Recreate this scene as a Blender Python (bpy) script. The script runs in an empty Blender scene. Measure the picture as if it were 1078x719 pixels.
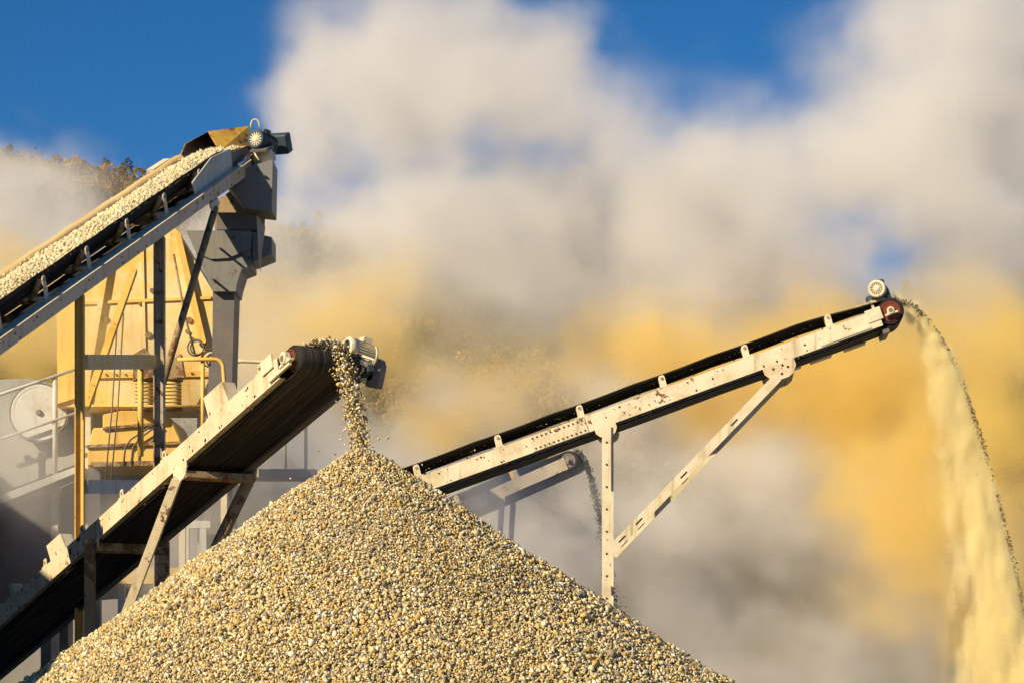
import bpy, math, random
import numpy as np
from mathutils import Vector, Matrix, noise as mnoise

random.seed(7)
RNG = np.random.default_rng(11)
SC = bpy.context.scene
COL = SC.collection
PI = math.pi

# ------------------------------------------------------------------ camera
F = 2500.0          # focal length in photo pixels (photo is 1078 x 719)
HY = 740.0          # row of the horizon (just under the frame)
CZ = 1.6            # eye height


def at(px, py, d):
    """world point at distance d (along +Y) that stands on a given line of sight"""
    return Vector(((px - 539.0) * d / F, d, CZ + (HY - py) * d / F))


cam = bpy.data.cameras.new('camera')
cam.sensor_width = 36.0
cam.lens = 36.0 * F / 1078.0
cam.shift_y = (HY - 359.5) / 1078.0
cam.clip_start = 0.5
cam.clip_end = 9000.0
camo = bpy.data.objects.new('camera', cam)
camo.location = (0, 0, CZ)
camo.rotation_euler = (PI / 2, 0, 0)
COL.objects.link(camo)
SC.camera = camo

# ------------------------------------------------------------------ light
TO_SUN = Vector((-0.645, -0.59, 0.475)).normalized()
sl = bpy.data.lights.new('sun', 'SUN')
sl.energy = 5.0
sl.angle = math.radians(0.5)
sl.color = (1.0, 0.84, 0.56)
so = bpy.data.objects.new('sun', sl)
so.rotation_euler = TO_SUN.to_track_quat('Z', 'Y').to_euler()
so.location = (-40, -30, 60)
COL.objects.link(so)

world = bpy.data.worlds.new('World')
SC.world = world
world.use_nodes = True
wn = world.node_tree
wn.nodes.clear()
w_out = wn.nodes.new('ShaderNodeOutputWorld')
w_bg = wn.nodes.new('ShaderNodeBackground')
w_sky = wn.nodes.new('ShaderNodeTexSky')
w_sky.sky_type = 'NISHITA'
w_sky.sun_disc = False
w_sky.sun_elevation = math.asin(TO_SUN.z)
w_sky.sun_rotation = math.atan2(TO_SUN.x, TO_SUN.y)
w_sky.altitude = 1500
w_sky.air_density = 1.0
w_sky.dust_density = 0.0
w_sky.ozone_density = 6.0
w_hs = wn.nodes.new('ShaderNodeHueSaturation')
w_hs.inputs['Saturation'].default_value = 1.22
w_bg.inputs['Strength'].default_value = 0.062
wn.links.new(w_sky.outputs['Color'], w_hs.inputs['Color'])
wn.links.new(w_hs.outputs['Color'], w_bg.inputs['Color'])
wn.links.new(w_bg.outputs['Background'], w_out.inputs['Surface'])

SC.view_settings.view_transform = 'Standard'
SC.view_settings.look = 'None'
SC.view_settings.gamma = 1.0
SC.view_settings.exposure = 0.55
SC.view_settings.use_curve_mapping = False
SC.render.engine = 'CYCLES'
SC.cycles.max_bounces = 6
SC.cycles.diffuse_bounces = 3
SC.cycles.glossy_bounces = 2
SC.cycles.volume_bounces = 4
SC.cycles.transparent_max_bounces = 8
SC.cycles.volume_step_rate = 5.0
SC.cycles.volume_max_steps = 256
SC.cycles.use_denoising = True
SC.cycles.use_adaptive_sampling = True
SC.cycles.adaptive_threshold = 0.03


# ------------------------------------------------------------------ materials
def new_mat(name):
    m = bpy.data.materials.new(name)
    m.use_nodes = True
    nt = m.node_tree
    b = nt.nodes['Principled BSDF']
    return m, nt, b


def nd(nt, t, **kw):
    n = nt.nodes.new(t)
    for k, v in kw.items():
        setattr(n, k, v)
    return n


def noise(nt, vec, scale, detail=4.0, rough=0.55):
    n = nd(nt, 'ShaderNodeTexNoise')
    n.inputs['Scale'].default_value = scale
    n.inputs['Detail'].default_value = detail
    n.inputs['Roughness'].default_value = rough
    if vec is not None:
        nt.links.new(vec, n.inputs['Vector'])
    return n.outputs['Fac']


def ramp(nt, fac, lo, hi):
    r = nd(nt, 'ShaderNodeMapRange')
    r.interpolation_type = 'SMOOTHSTEP'
    r.inputs['From Min'].default_value = lo
    r.inputs['From Max'].default_value = hi
    nt.links.new(fac, r.inputs['Value'])
    return r.outputs['Result']


def mixc(nt, fac, a, b):
    m = nd(nt, 'ShaderNodeMix', data_type='RGBA')
    nt.links.new(fac, m.inputs[0])
    for k, c in ((6, a), (7, b)):
        if isinstance(c, tuple):
            m.inputs[k].default_value = (*c, 1)
        else:
            nt.links.new(c, m.inputs[k])
    return m.outputs[2]


def scaled(nt, vec, s):
    m = nd(nt, 'ShaderNodeMapping')
    m.inputs['Scale'].default_value = s
    nt.links.new(vec, m.inputs['Vector'])
    return m.outputs['Vector']


def add_bump(nt, b, h, strength, dist=0.02):
    bp = nd(nt, 'ShaderNodeBump')
    bp.inputs['Strength'].default_value = strength
    bp.inputs['Distance'].default_value = dist
    nt.links.new(h, bp.inputs['Height'])
    nt.links.new(bp.outputs['Normal'], b.inputs['Normal'])


def painted(name, base, dirt, rust=(0.16, 0.075, 0.03), rust_amt=0.60, dirt_lo=0.42, dirt_hi=0.75, rough=0.55):
    """weathered paint: dirt film, streaks, flaked rusty patches"""
    m, nt, b = new_mat(name)
    oc = nd(nt, 'ShaderNodeTexCoord').outputs['Object']
    d1 = ramp(nt, noise(nt, oc, 1.7, 6, 0.65), dirt_lo, dirt_hi)
    c = mixc(nt, d1, base, dirt)
    st = ramp(nt, noise(nt, scaled(nt, oc, (9, 9, 0.9)), 1.0, 4, 0.6), 0.52, 0.78)
    c = mixc(nt, st, c, tuple(x * 0.72 for x in dirt))
    r1 = noise(nt, oc, 6.5, 7, 0.68)
    r2 = noise(nt, oc, 0.9, 2, 0.5)
    ad = nd(nt, 'ShaderNodeMath', operation='MULTIPLY_ADD')
    nt.links.new(r2, ad.inputs[0])
    ad.inputs[1].default_value = 0.35
    nt.links.new(r1, ad.inputs[2])
    rr = ramp(nt, ad.outputs[0], rust_amt + 0.19, rust_amt + 0.23)
    c = mixc(nt, rr, c, rust)
    sp = ramp(nt, noise(nt, oc, 38, 2, 0.5), 0.70, 0.73)
    c = mixc(nt, sp, c, tuple(x * 0.8 for x in rust))
    nt.links.new(c, b.inputs['Base Color'])
    b.inputs['Roughness'].default_value = rough
    b.inputs['Specular IOR Level'].default_value = 0.3
    add_bump(nt, b, noise(nt, oc, 22, 5, 0.6), 0.35, 0.01)
    return m


M = {}
M['cream'] = painted('cream_paint', (0.64, 0.55, 0.39), (0.47, 0.34, 0.18), rust_amt=0.60)
M['cream_clean'] = painted('pale_paint', (0.68, 0.60, 0.44), (0.50, 0.38, 0.21), rust_amt=0.635)
M['yellow'] = painted('ochre_paint', (0.72, 0.46, 0.12), (0.62, 0.36, 0.07), rust_amt=0.66)
M['hood'] = painted('rusty_yellow_paint', (0.70, 0.42, 0.06), (0.42, 0.20, 0.04), rust_amt=0.55)
M['post'] = painted('brown_grey_steel', (0.40, 0.34, 0.26), (0.30, 0.23, 0.14), rust_amt=0.55)
M['grey'] = painted('grey_steel', (0.60, 0.53, 0.42), (0.50, 0.40, 0.26), rust_amt=0.64)
M['crusher'] = painted('dusty_crusher_steel', (0.30, 0.30, 0.29), (0.26, 0.24, 0.20), rust_amt=0.66)
M['lightgrey'] = painted('light_grey_steel', (0.52, 0.52, 0.50), (0.40, 0.38, 0.33), rust_amt=0.68)
M['dark'] = painted('dark_steel', (0.13, 0.12, 0.12), (0.20, 0.16, 0.11), rust_amt=0.62)
M['rustbeam'] = painted('rusted_beam', (0.34, 0.24, 0.13), (0.24, 0.14, 0.06), rust_amt=0.50)
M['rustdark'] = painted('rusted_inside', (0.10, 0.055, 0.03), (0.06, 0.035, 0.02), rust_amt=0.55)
M['hopper'] = painted('dusty_hopper_plate', (0.70, 0.56, 0.31), (0.72, 0.45, 0.10), rust_amt=0.70, dirt_lo=0.38, dirt_hi=0.7)
M['motorcream'] = painted('dusty_motor_paint', (0.66, 0.58, 0.40), (0.40, 0.33, 0.22), rust_amt=0.60)
M['motorblue'] = painted('dark_blue_motor_paint', (0.035, 0.06, 0.085), (0.07, 0.08, 0.09), rust_amt=0.70)
M['red'] = painted('red_end_plate', (0.17, 0.035, 0.018), (0.12, 0.05, 0.025), rust_amt=0.55)
M['chute'] = painted('shaded_chute_steel', (0.17, 0.175, 0.18), (0.21, 0.19, 0.15), rust_amt=0.62)  # chute colour darkened to stand for the shade it hangs in


def flat(name, col, rough=0.6, metal=0.0):
    m, nt, b = new_mat(name)
    oc = nd(nt, 'ShaderNodeTexCoord').outputs['Object']
    c = mixc(nt, noise(nt, oc, 14, 5), tuple(x * 0.7 for x in col), tuple(min(1, x * 1.25) for x in col))
    nt.links.new(c, b.inputs['Base Color'])
    b.inputs['Roughness'].default_value = rough
    b.inputs['Metallic'].default_value = metal
    return m


M['hole'] = flat('dark_bolt_hole', (0.035, 0.026, 0.02), 0.8)  # plain dark brown for bolt heads, slots and grille backs
M['bolt'] = flat('bolt_steel', (0.22, 0.17, 0.11), 0.5, 0.3)
M['chrome'] = flat('polished_rod', (0.55, 0.56, 0.58), 0.25, 0.9)


def rubber(name, c0, c1, amt):
    m, nt, b = new_mat(name)
    oc = nd(nt, 'ShaderNodeTexCoord').outputs['UV']
    s = ramp(nt, noise(nt, scaled(nt, oc, (0.35, 16, 1)), 1.0, 4, 0.6), amt, amt + 0.28)
    c = mixc(nt, s, c0, c1)
    f = ramp(nt, noise(nt, scaled(nt, oc, (0.8, 2, 1)), 1.5, 6, 0.6), 0.5, 1.0)
    c = mixc(nt, f, c, tuple(x * 0.8 for x in c1))
    nt.links.new(c, b.inputs['Base Color'])
    b.inputs['Roughness'].default_value = 0.75
    b.inputs['Specular IOR Level'].default_value = 0.25
    return m


M['rubber'] = rubber('black_rubber', (0.014, 0.013, 0.011), (0.085, 0.07, 0.05), 0.46)
M['rubberdust'] = rubber('dusty_rubber', (0.50, 0.36, 0.16), (0.62, 0.47, 0.25), 0.4)


def stone_mat(name):
    m, nt, b = new_mat(name)
    a = nd(nt, 'ShaderNodeAttribute')
    a.attribute_name = 'stone'
    oc = nd(nt, 'ShaderNodeTexCoord').outputs['Object']
    g = noise(nt, oc, 60, 3, 0.6)
    mx = nd(nt, 'ShaderNodeMix', data_type='RGBA', blend_type='MULTIPLY')
    mx.inputs[0].default_value = 0.3
    nt.links.new(a.outputs['Color'], mx.inputs[6])
    nt.links.new(g, mx.inputs[7])
    nt.links.new(mx.outputs[2], b.inputs['Base Color'])
    b.inputs['Roughness'].default_value = 0.85
    b.inputs['Specular IOR Level'].default_value = 0.2
    return m


M['stone'] = stone_mat('crushed_stone')


def earth(name, c0, c1, scale):
    m, nt, b = new_mat(name)
    oc = nd(nt, 'ShaderNodeTexCoord').outputs['Object']
    c = mixc(nt, ramp(nt, noise(nt, oc, scale, 8, 0.65), 0.3, 0.7), c0, c1)
    nt.links.new(c, b.inputs['Base Color'])
    b.inputs['Roughness'].default_value = 0.95
    add_bump(nt, b, noise(nt, oc, scale * 6, 6, 0.65), 0.6, 0.05)
    return m


M['ground'] = earth('quarry_ground', (0.24, 0.19, 0.12), (0.36, 0.30, 0.21), 0.8)
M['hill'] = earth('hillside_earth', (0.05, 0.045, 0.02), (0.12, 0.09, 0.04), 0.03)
M['pilecore'] = earth('gravel_fines', (0.30, 0.24, 0.14), (0.46, 0.38, 0.23), 9.0)


def leaf_mat():
    m, nt, b = new_mat('autumn_leaves')
    a = nd(nt, 'ShaderNodeAttribute')
    a.attribute_name = 'leaf'
    nt.links.new(a.outputs['Color'], b.inputs['Base Color'])
    b.inputs['Roughness'].default_value = 0.8
    b.inputs['Specular IOR Level'].default_value = 0.15
    return m


M['leaf'] = leaf_mat()


# ------------------------------------------------------------------ object helpers
def tag(o, label=None, cat=None, group=None, kind=None):
    if label:
        o['label'] = label
    if cat:
        o['category'] = cat
    if group:
        o['group'] = group
    if kind:
        o['kind'] = kind
    return o


def thing(name, loc, label, cat, group=None):
    o = bpy.data.objects.new(name, None)
    o.empty_display_size = 0.3
    o.location = loc
    COL.objects.link(o)
    return tag(o, label, cat, group)


def root_loc(o):
    v = Vector((0, 0, 0))
    while o is not None:
        v += o.location
        o = o.parent
    return v


class Fr:
    """a conveyor's own frame: u along it (uphill), v across (to the far side), w square to the belt"""

    def __init__(s, A, B, vsign_far=True):
        s.O = A.copy()
        s.u = (A - B).normalized()
        v = Vector((-s.u.y, s.u.x, 0)).normalized()
        if v.y < 0:
            v = -v
        s.v = v
        s.w = s.u.cross(v)
        if s.w.z < 0:
            s.w = -s.w

    def p(s, a, b, c):
        return s.O + s.u * a + s.v * b + s.w * c


class Wd:
    def __init__(s, O=(0, 0, 0)):
        s.O = Vector(O)
        s.u, s.v, s.w = Vector((1, 0, 0)), Vector((0, 1, 0)), Vector((0, 0, 1))
    p = Fr.p


class MB:
    def __init__(s):
        s.v, s.f, s.m, s.sm = [], [], [], []
        s.cur = 0
        s.uv = {}

    def add(s, pts, faces, smooth=False):
        o = len(s.v)
        s.v += [Vector(p) for p in pts]
        for f in faces:
            s.f.append([o + i for i in f])
            s.m.append(s.cur)
            s.sm.append(smooth)
        return s

    def prism(s, poly, off):
        """poly: 3-D outline; off: extrusion vector"""
        n = len(poly)
        off = Vector(off)
        pts = [Vector(p) for p in poly] + [Vector(p) + off for p in poly]
        nrm = Vector((0, 0, 0))
        for i in range(n):
            nrm += pts[i].cross(pts[(i + 1) % n])
        fl = nrm.dot(off) > 0
        a = list(range(n))
        fs = [a[::-1] if fl else a, [n + i for i in (a if fl else a[::-1])]]
        for i in range(n):
            j = (i + 1) % n
            q = [i, j, n + j, n + i]
            fs.append(q if fl else q[::-1])
        return s.add(pts, fs)

    def fbox(s, fr, a0, a1, b0, b1, c0, c1):
        P = fr.p
        return s.prism([P(a0, b0, c0), P(a1, b0, c0), P(a1, b0, c1), P(a0, b0, c1)], fr.v * (b1 - b0))

    def bar(s, p0, p1, wx, wy, up=Vector((0, 1, 0))):
        """rectangular bar from p0 to p1; wy measured along up, wx square to both"""
        p0, p1 = Vector(p0), Vector(p1)
        d = (p1 - p0).normalized()
        u = (up - d * up.dot(d)).normalized()
        r = d.cross(u)
        q = [p0 + r * (i * wx / 2) + u * (j * wy / 2) for i, j in ((-1, -1), (1, -1), (1, 1), (-1, 1))]
        return s.prism(q, p1 - p0)

    def hbeam(s, p0, p1, wid, dep, t=0.012, up=Vector((0, 1, 0))):
        """rolled H section: two flanges (square to 'side') and a web"""
        p0, p1 = Vector(p0), Vector(p1)
        d = (p1 - p0).normalized()
        u = (up - d * up.dot(d)).normalized()
        r = d.cross(u)
        for k in (-1, 1):
            s.bar(p0 + u * k * (dep / 2 - t / 2), p1 + u * k * (dep / 2 - t / 2), wid, t, up)
        s.bar(p0 + u * 0, p1 + u * 0, t, dep - 2 * t - 0.002, up)
        return s

    def cyl(s, p0, p1, r0, r1=None, seg=16, smooth=True, caps=True):
        r1 = r0 if r1 is None else r1
        p0, p1 = Vector(p0), Vector(p1)
        d = (p1 - p0).normalized()
        x = d.orthogonal().normalized()
        y = d.cross(x)
        pts = []
        for p, r in ((p0, r0), (p1, r1)):
            for i in range(seg):
                t = 2 * PI * i / seg
                pts.append(p + (x * math.cos(t) + y * math.sin(t)) * r)
        s.add(pts, [[i, (i + 1) % seg, seg + (i + 1) % seg, seg + i] for i in range(seg)], smooth)
        if caps:
            o = len(s.v) - 2 * seg
            for q in ([o + i for i in range(seg)][::-1], [o + seg + i for i in range(seg)]):
                s.f.append(q)
                s.m.append(s.cur)
                s.sm.append(False)
        return s

    def lathe(s, p0, d, prof, seg=24, smooth=True):
        """prof: (distance along d, radius)"""
        p0, d = Vector(p0), Vector(d).normalized()
        x = d.orthogonal().normalized()
        y = d.cross(x)
        pts = []
        for h, r in prof:
            for i in range(seg):
                t = 2 * PI * i / seg
                pts.append(p0 + d * h + (x * math.cos(t) + y * math.sin(t)) * max(r, 0.0005))
        fs = []
        for k in range(len(prof) - 1):
            for i in range(seg):
                j = (i + 1) % seg
                fs.append([k * seg + i, k * seg + j, (k + 1) * seg + j, (k + 1) * seg + i])
        return s.add(pts, fs, smooth)

    def tube(s, path, r, seg=10, taper=None):
        path = [Vector(p) for p in path]
        n = len(path)
        d0 = (path[1] - path[0]).normalized()
        x = d0.orthogonal().normalized()
        pts = []
        for k, p in enumerate(path):
            d = (path[min(k + 1, n - 1)] - path[max(k - 1, 0)]).normalized()
            x = (x - d * x.dot(d)).normalized()
            y = d.cross(x)
            rr = r if taper is None else r * taper[k]
            for i in range(seg):
                t = 2 * PI * i / seg
                pts.append(p + (x * math.cos(t) + y * math.sin(t)) * rr)
        fs = [[k * seg + i, k * seg + (i + 1) % seg, (k + 1) * seg + (i + 1) % seg, (k + 1) * seg + i]
              for k in range(n - 1) for i in range(seg)]
        fs.append(list(range(seg))[::-1])
        fs.append([(n - 1) * seg + i for i in range(seg)])
        return s.add(pts, fs, True)

    def build(s, name, mats, parent=None, bevel=0.0):
        if not isinstance(mats, (list, tuple)):
            mats = [mats]
        me = bpy.data.meshes.new(name)
        off = root_loc(parent) if parent else Vector((0, 0, 0))
        me.from_pydata([tuple(p - off) for p in s.v], [], s.f)
        for m in mats:
            me.materials.append(m)
        me.polygons.foreach_set('material_index', s.m)
        me.polygons.foreach_set('use_smooth', s.sm)
        if s.uv:
            l = me.uv_layers.new(name='UVMap')
            for poly in me.polygons:
                for li in poly.loop_indices:
                    l.data[li].uv = s.uv.get(me.loops[li].vertex_index, (0, 0))
        me.update()
        o = bpy.data.objects.new(name, me)
        COL.objects.link(o)
        if parent:
            o.parent = parent
        if bevel:
            b = o.modifiers.new('bevel', 'BEVEL')
            b.width = bevel
            b.segments = 1
            b.limit_method = 'ANGLE'
        return o


# ------------------------------------------------------------------ crushed stone
PHI = (1 + 5 ** 0.5) / 2
ICO_V = np.array([(-1, PHI, 0), (1, PHI, 0), (-1, -PHI, 0), (1, -PHI, 0), (0, -1, PHI), (0, 1, PHI), (0, -1, -PHI),
                  (0, 1, -PHI), (PHI, 0, -1), (PHI, 0, 1), (-PHI, 0, -1), (-PHI, 0, 1)]) / math.sqrt(1 + PHI * PHI)
ICO_F = np.array([(0, 11, 5), (0, 5, 1), (0, 1, 7), (0, 7, 10), (0, 10, 11), (1, 5, 9), (5, 11, 4), (11, 10, 2),
                  (10, 7, 6), (7, 1, 8), (3, 9, 4), (3, 4, 2), (3, 2, 6), (3, 6, 8), (3, 8, 9), (4, 9, 5), (2, 4, 11),
                  (6, 2, 10), (8, 6, 7), (9, 8, 1)])
OCT_V = np.array([(1, 0, 0), (-1, 0, 0), (0, 1, 0), (0, -1, 0), (0, 0, 1), (0, 0, -1)], float)
OCT_F = np.array([(0, 2, 4), (2, 1, 4), (1, 3, 4), (3, 0, 4), (2, 0, 5), (1, 2, 5), (3, 1, 5), (0, 3, 5)])
LEAF_V = np.array([(1, 0, 0.1), (-0.5, 0.85, 0), (-0.5, -0.85, -0.1), (0, 0.1, 1), (0.85, 0, -0.5), (-0.85, 0.1, -0.5)], float)
LEAF_F = np.array([(0, 1, 2), (3, 4, 5)])
PALETTE = np.array([(0.66, 0.50, 0.23), (0.76, 0.65, 0.38), (0.56, 0.37, 0.12), (0.82, 0.76, 0.60), (0.48, 0.42, 0.33),
                    (0.34, 0.29, 0.22), (0.64, 0.47, 0.19), (0.25, 0.22, 0.19)])
PAL_P = np.array([0.22, 0.19, 0.17, 0.11, 0.09, 0.09, 0.10, 0.06])


def stones(name, pos, rad, parent=None, shape='ico', pal=PALETTE, prob=PAL_P, attr='stone', mat=None):
    V, Fc = {'ico': (ICO_V, ICO_F), 'oct': (OCT_V, OCT_F), 'leaf': (LEAF_V, LEAF_F)}[shape]
    n, k = len(pos), len(V)
    q = RNG.normal(size=(n, 4))
    q /= np.linalg.norm(q, axis=1, keepdims=True)
    w, x, y, z = q.T
    R = np.stack([1 - 2 * (y * y + z * z), 2 * (x * y - z * w), 2 * (x * z + y * w), 2 * (x * y + z * w),
                  1 - 2 * (x * x + z * z), 2 * (y * z - x * w), 2 * (x * z - y * w), 2 * (y * z + x * w),
                  1 - 2 * (x * x + y * y)], axis=1).reshape(n, 3, 3)
    sc = RNG.uniform(0.55, 1.25, size=(n, 1, 3))
    loc = V[None] * RNG.uniform(0.52, 1.18, size=(n, k, 1)) * sc
    loc = np.einsum('nij,nkj->nki', R, loc) * rad[:, None, None]
    off = np.array(root_loc(parent)) if parent else np.zeros(3)
    verts = (loc + pos[:, None, :] - off).reshape(-1, 3)
    faces = (Fc[None] + (np.arange(n) * k)[:, None, None]).reshape(-1, 3)
    me = bpy.data.meshes.new(name)
    me.vertices.add(len(verts))
    me.vertices.foreach_set('co', verts.astype(np.float32).ravel())
    me.loops.add(faces.size)
    me.loops.foreach_set('vertex_index', faces.astype(np.int32).ravel())
    me.polygons.add(len(faces))
    me.polygons.foreach_set('loop_start', np.arange(0, faces.size, 3, dtype=np.int32))
    c = pal[RNG.choice(len(pal), size=n, p=prob / prob.sum())] * RNG.uniform(0.85, 1.12, size=(n, 1))
    col = np.ones((n, k, 4), np.float32)
    col[:, :, :3] = c[:, None, :]
    a = me.attributes.new(attr, 'FLOAT_COLOR', 'POINT')
    a.data.foreach_set('color', col.ravel())
    me.materials.append(mat or M['stone'])
    me.update(calc_edges=True)
    me.validate()
    o = bpy.data.objects.new(name, me)
    COL.objects.link(o)
    if parent:
        o.parent = parent
    return o


# ------------------------------------------------------------------ conveyor kit
W = 0.90        # over the stringers
BH = 0.375      # half width of belt
VC = W / 2


def smooth(x):
    x = max(0.0, min(1.0, x))
    return x * x * (3 - 2 * x)


def belt_mesh(fr, a_t, a_h, wc, r, rise, lift, top_slot=0):
    """closed belt loop: troughed carrying run, wraps head and tail pulley, flat return run"""
    th = 0.016
    ts = [-1, -0.85, -0.66, -0.45, -0.2, 0, 0.2, 0.45, 0.66, 0.85, 1]

    def tr(t, bl):
        x = max(0.0, abs(t) - 0.36) / 0.64
        return rise * (x ** 1.15) * bl
    st = []      # (centre a, w, normal a, normal w, blend, slot, arc)
    n = max(20, int((a_h - a_t) * 5))
    s = 0
    for i in range(n + 1):
        a = a_t + (a_h - a_t) * i / n
        bl = smooth((a_h - a) / 1.3) * smooth((a - a_t) / 1.3)
        sag = 0.012 * abs(math.sin(a * PI / 1.3))
        st.append((a, wc + r + (lift - sag) * bl, 0, 1, bl, top_slot))
    for i in range(1, 12):
        t = PI / 2 - PI * i / 12
        st.append((a_h + r * math.cos(t), wc + r * math.sin(t), math.cos(t), math.sin(t), 0, 1))
    for i in range(n + 1):
        a = a_h + (a_t - a_h) * i / n
        sag = 0.010 * abs(math.sin(a * PI / 2.6))
        st.append((a, wc - r - sag, 0, -1, 0, 1))
    for i in range(1, 12):
        t = -PI / 2 - PI * i / 12
        st.append((a_t + r * math.cos(t), wc + r * math.sin(t), math.cos(t), math.sin(t), 0, 1))
    mb = MB()
    K = len(ts)
    N = len(st)
    pts = []
    arc = 0
    pa = None
    for (a, w, na, nw, bl, slot) in st:
        if pa:
            arc += math.hypot(a - pa[0], w - pa[1])
        pa = (a, w)
        for lay in (0, 1):
            for t in ts:
                h = tr(t, bl) + th * lay
                b = VC + t * BH * (1 - 0.07 * bl * max(0, abs(t) - 0.36) / 0.64)
                mb.uv[len(pts)] = (arc, t * BH)
                pts.append(fr.p(a + na * h, b, w + nw * h))
    for i in range(N):
        j = (i + 1) % N
        I, J = i * 2 * K, j * 2 * K
        mb.cur = st[i][5]
        for k in range(K - 1):
            mb.f.append([I + K + k, J + K + k, J + K + k + 1, I + K + k + 1])
            mb.m.append(mb.cur)
            mb.sm.append(True)
        for k in range(K - 1):
            mb.f.append([I + k, I + k + 1, J + k + 1, J + k])
            mb.m.append(1)
            mb.sm.append(True)
        for k, q in ((0, [I, J, J + K, I + K]), (K - 1, [I + K - 1, I + 2 * K - 1, J + 2 * K - 1, J + K - 1])):
            mb.f.append(q)
            mb.m.append(1)
            mb.sm.append(False)
    mb.v = pts
    return mb


def stringer_mesh(fr, a0, a1, side, hgt=0.25, holes=True, seed=1):
    """rolled channel; side 0 = near (web outside at v=0), 1 = far"""
    mb = MB()
    t = 0.012
    o, s = (0.0, 1) if side == 0 else (W, -1)

    def bx(b0, b1, c0, c1, x0=a0, x1=a1):
        lo, hi = sorted((o + s * b0, o + s * b1))
        mb.fbox(fr, x0, x1, lo, hi, c0, c1)
    bx(0, t, 0, hgt)
    bx(t, 0.085, 0, t)
    bx(t, 0.085, hgt - t, hgt)
    rr = random.Random(seed)
    a = a0 + 0.3
    while a < a1 - 0.1 and holes:      # bolt heads on the web, in small clusters at joints
        for _ in range(rr.choice((1, 1, 2, 3, 4))):
            aa = a + rr.uniform(-0.12, 0.12)
            cc = rr.choice((0.04, 0.125, 0.20)) + rr.uniform(-0.01, 0.01)
            rad = rr.choice((0.008, 0.011, 0.011, 0.016))
            mb.cur = 1
            mb.cyl(fr.p(aa, o - s * 0.006, cc), fr.p(aa, o + s * 0.004, cc), rad, seg=8)
            mb.cur = 0
        a += rr.uniform(0.25, 0.7)
    return mb


def idler(fr, a, parent, wbelt, rise, paint, lean=1, wbase=0.25, near_only=False):
    """idler set: cross bar with two raked wing brackets; three rolls as sub-parts"""
    mb = MB()
    top = max(wbelt + rise - 0.02, wbase + 0.11)
    mb.fbox(fr, a - 0.035, a + 0.035, 0.02, W - 0.02, wbase + 0.002, wbase + 0.045)
    for b0, sg in ((0.0, 1), (W, -1)):
        # bracket: rounded plate leaning outwards
        P = []
        for (x, c) in ((-0.055, wbase + 0.003), (0.055, wbase + 0.003), (0.05, top - 0.03), (0.03, top), (-0.03, top), (-0.05, top - 0.03)):
            P.append(fr.p(a + x + 0.10 * (c - wbase), b0 + sg * 0.012, c))
        mb.prism(P, fr.v * sg * 0.012)
        mb.fbox(fr, a - 0.10, a + 0.09, min(b0 + sg * 0.003, b0 + sg * 0.08), max(b0 + sg * 0.003, b0 + sg * 0.08), wbase + 0.003, wbase + 0.02)
        mb.cur = 1
        mb.cyl(fr.p(a + 0.1 * (top - wbase), b0 + sg * 0.004, top - 0.05), fr.p(a + 0.1 * (top - wbase), b0 + sg * 0.05, top - 0.055), 0.024, seg=10)
        mb.cur = 0
    o = mb.build('idler_bracket', [paint, M['rustbeam']], parent)
    for (b0, c0, b1, c1) in ((0.06, wbelt + rise - 0.075, 0.27, wbelt - 0.06), (0.29, wbelt - 0.058, W - 0.29, wbelt - 0.058),
                             (W - 0.27, wbelt - 0.06, W - 0.06, wbelt + rise - 0.075)):
        MB().cyl(fr.p(a, b0, c0), fr.p(a, b1, c1), 0.045, seg=12).build('idler_roll', M['rustbeam'], o)
    return o


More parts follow.
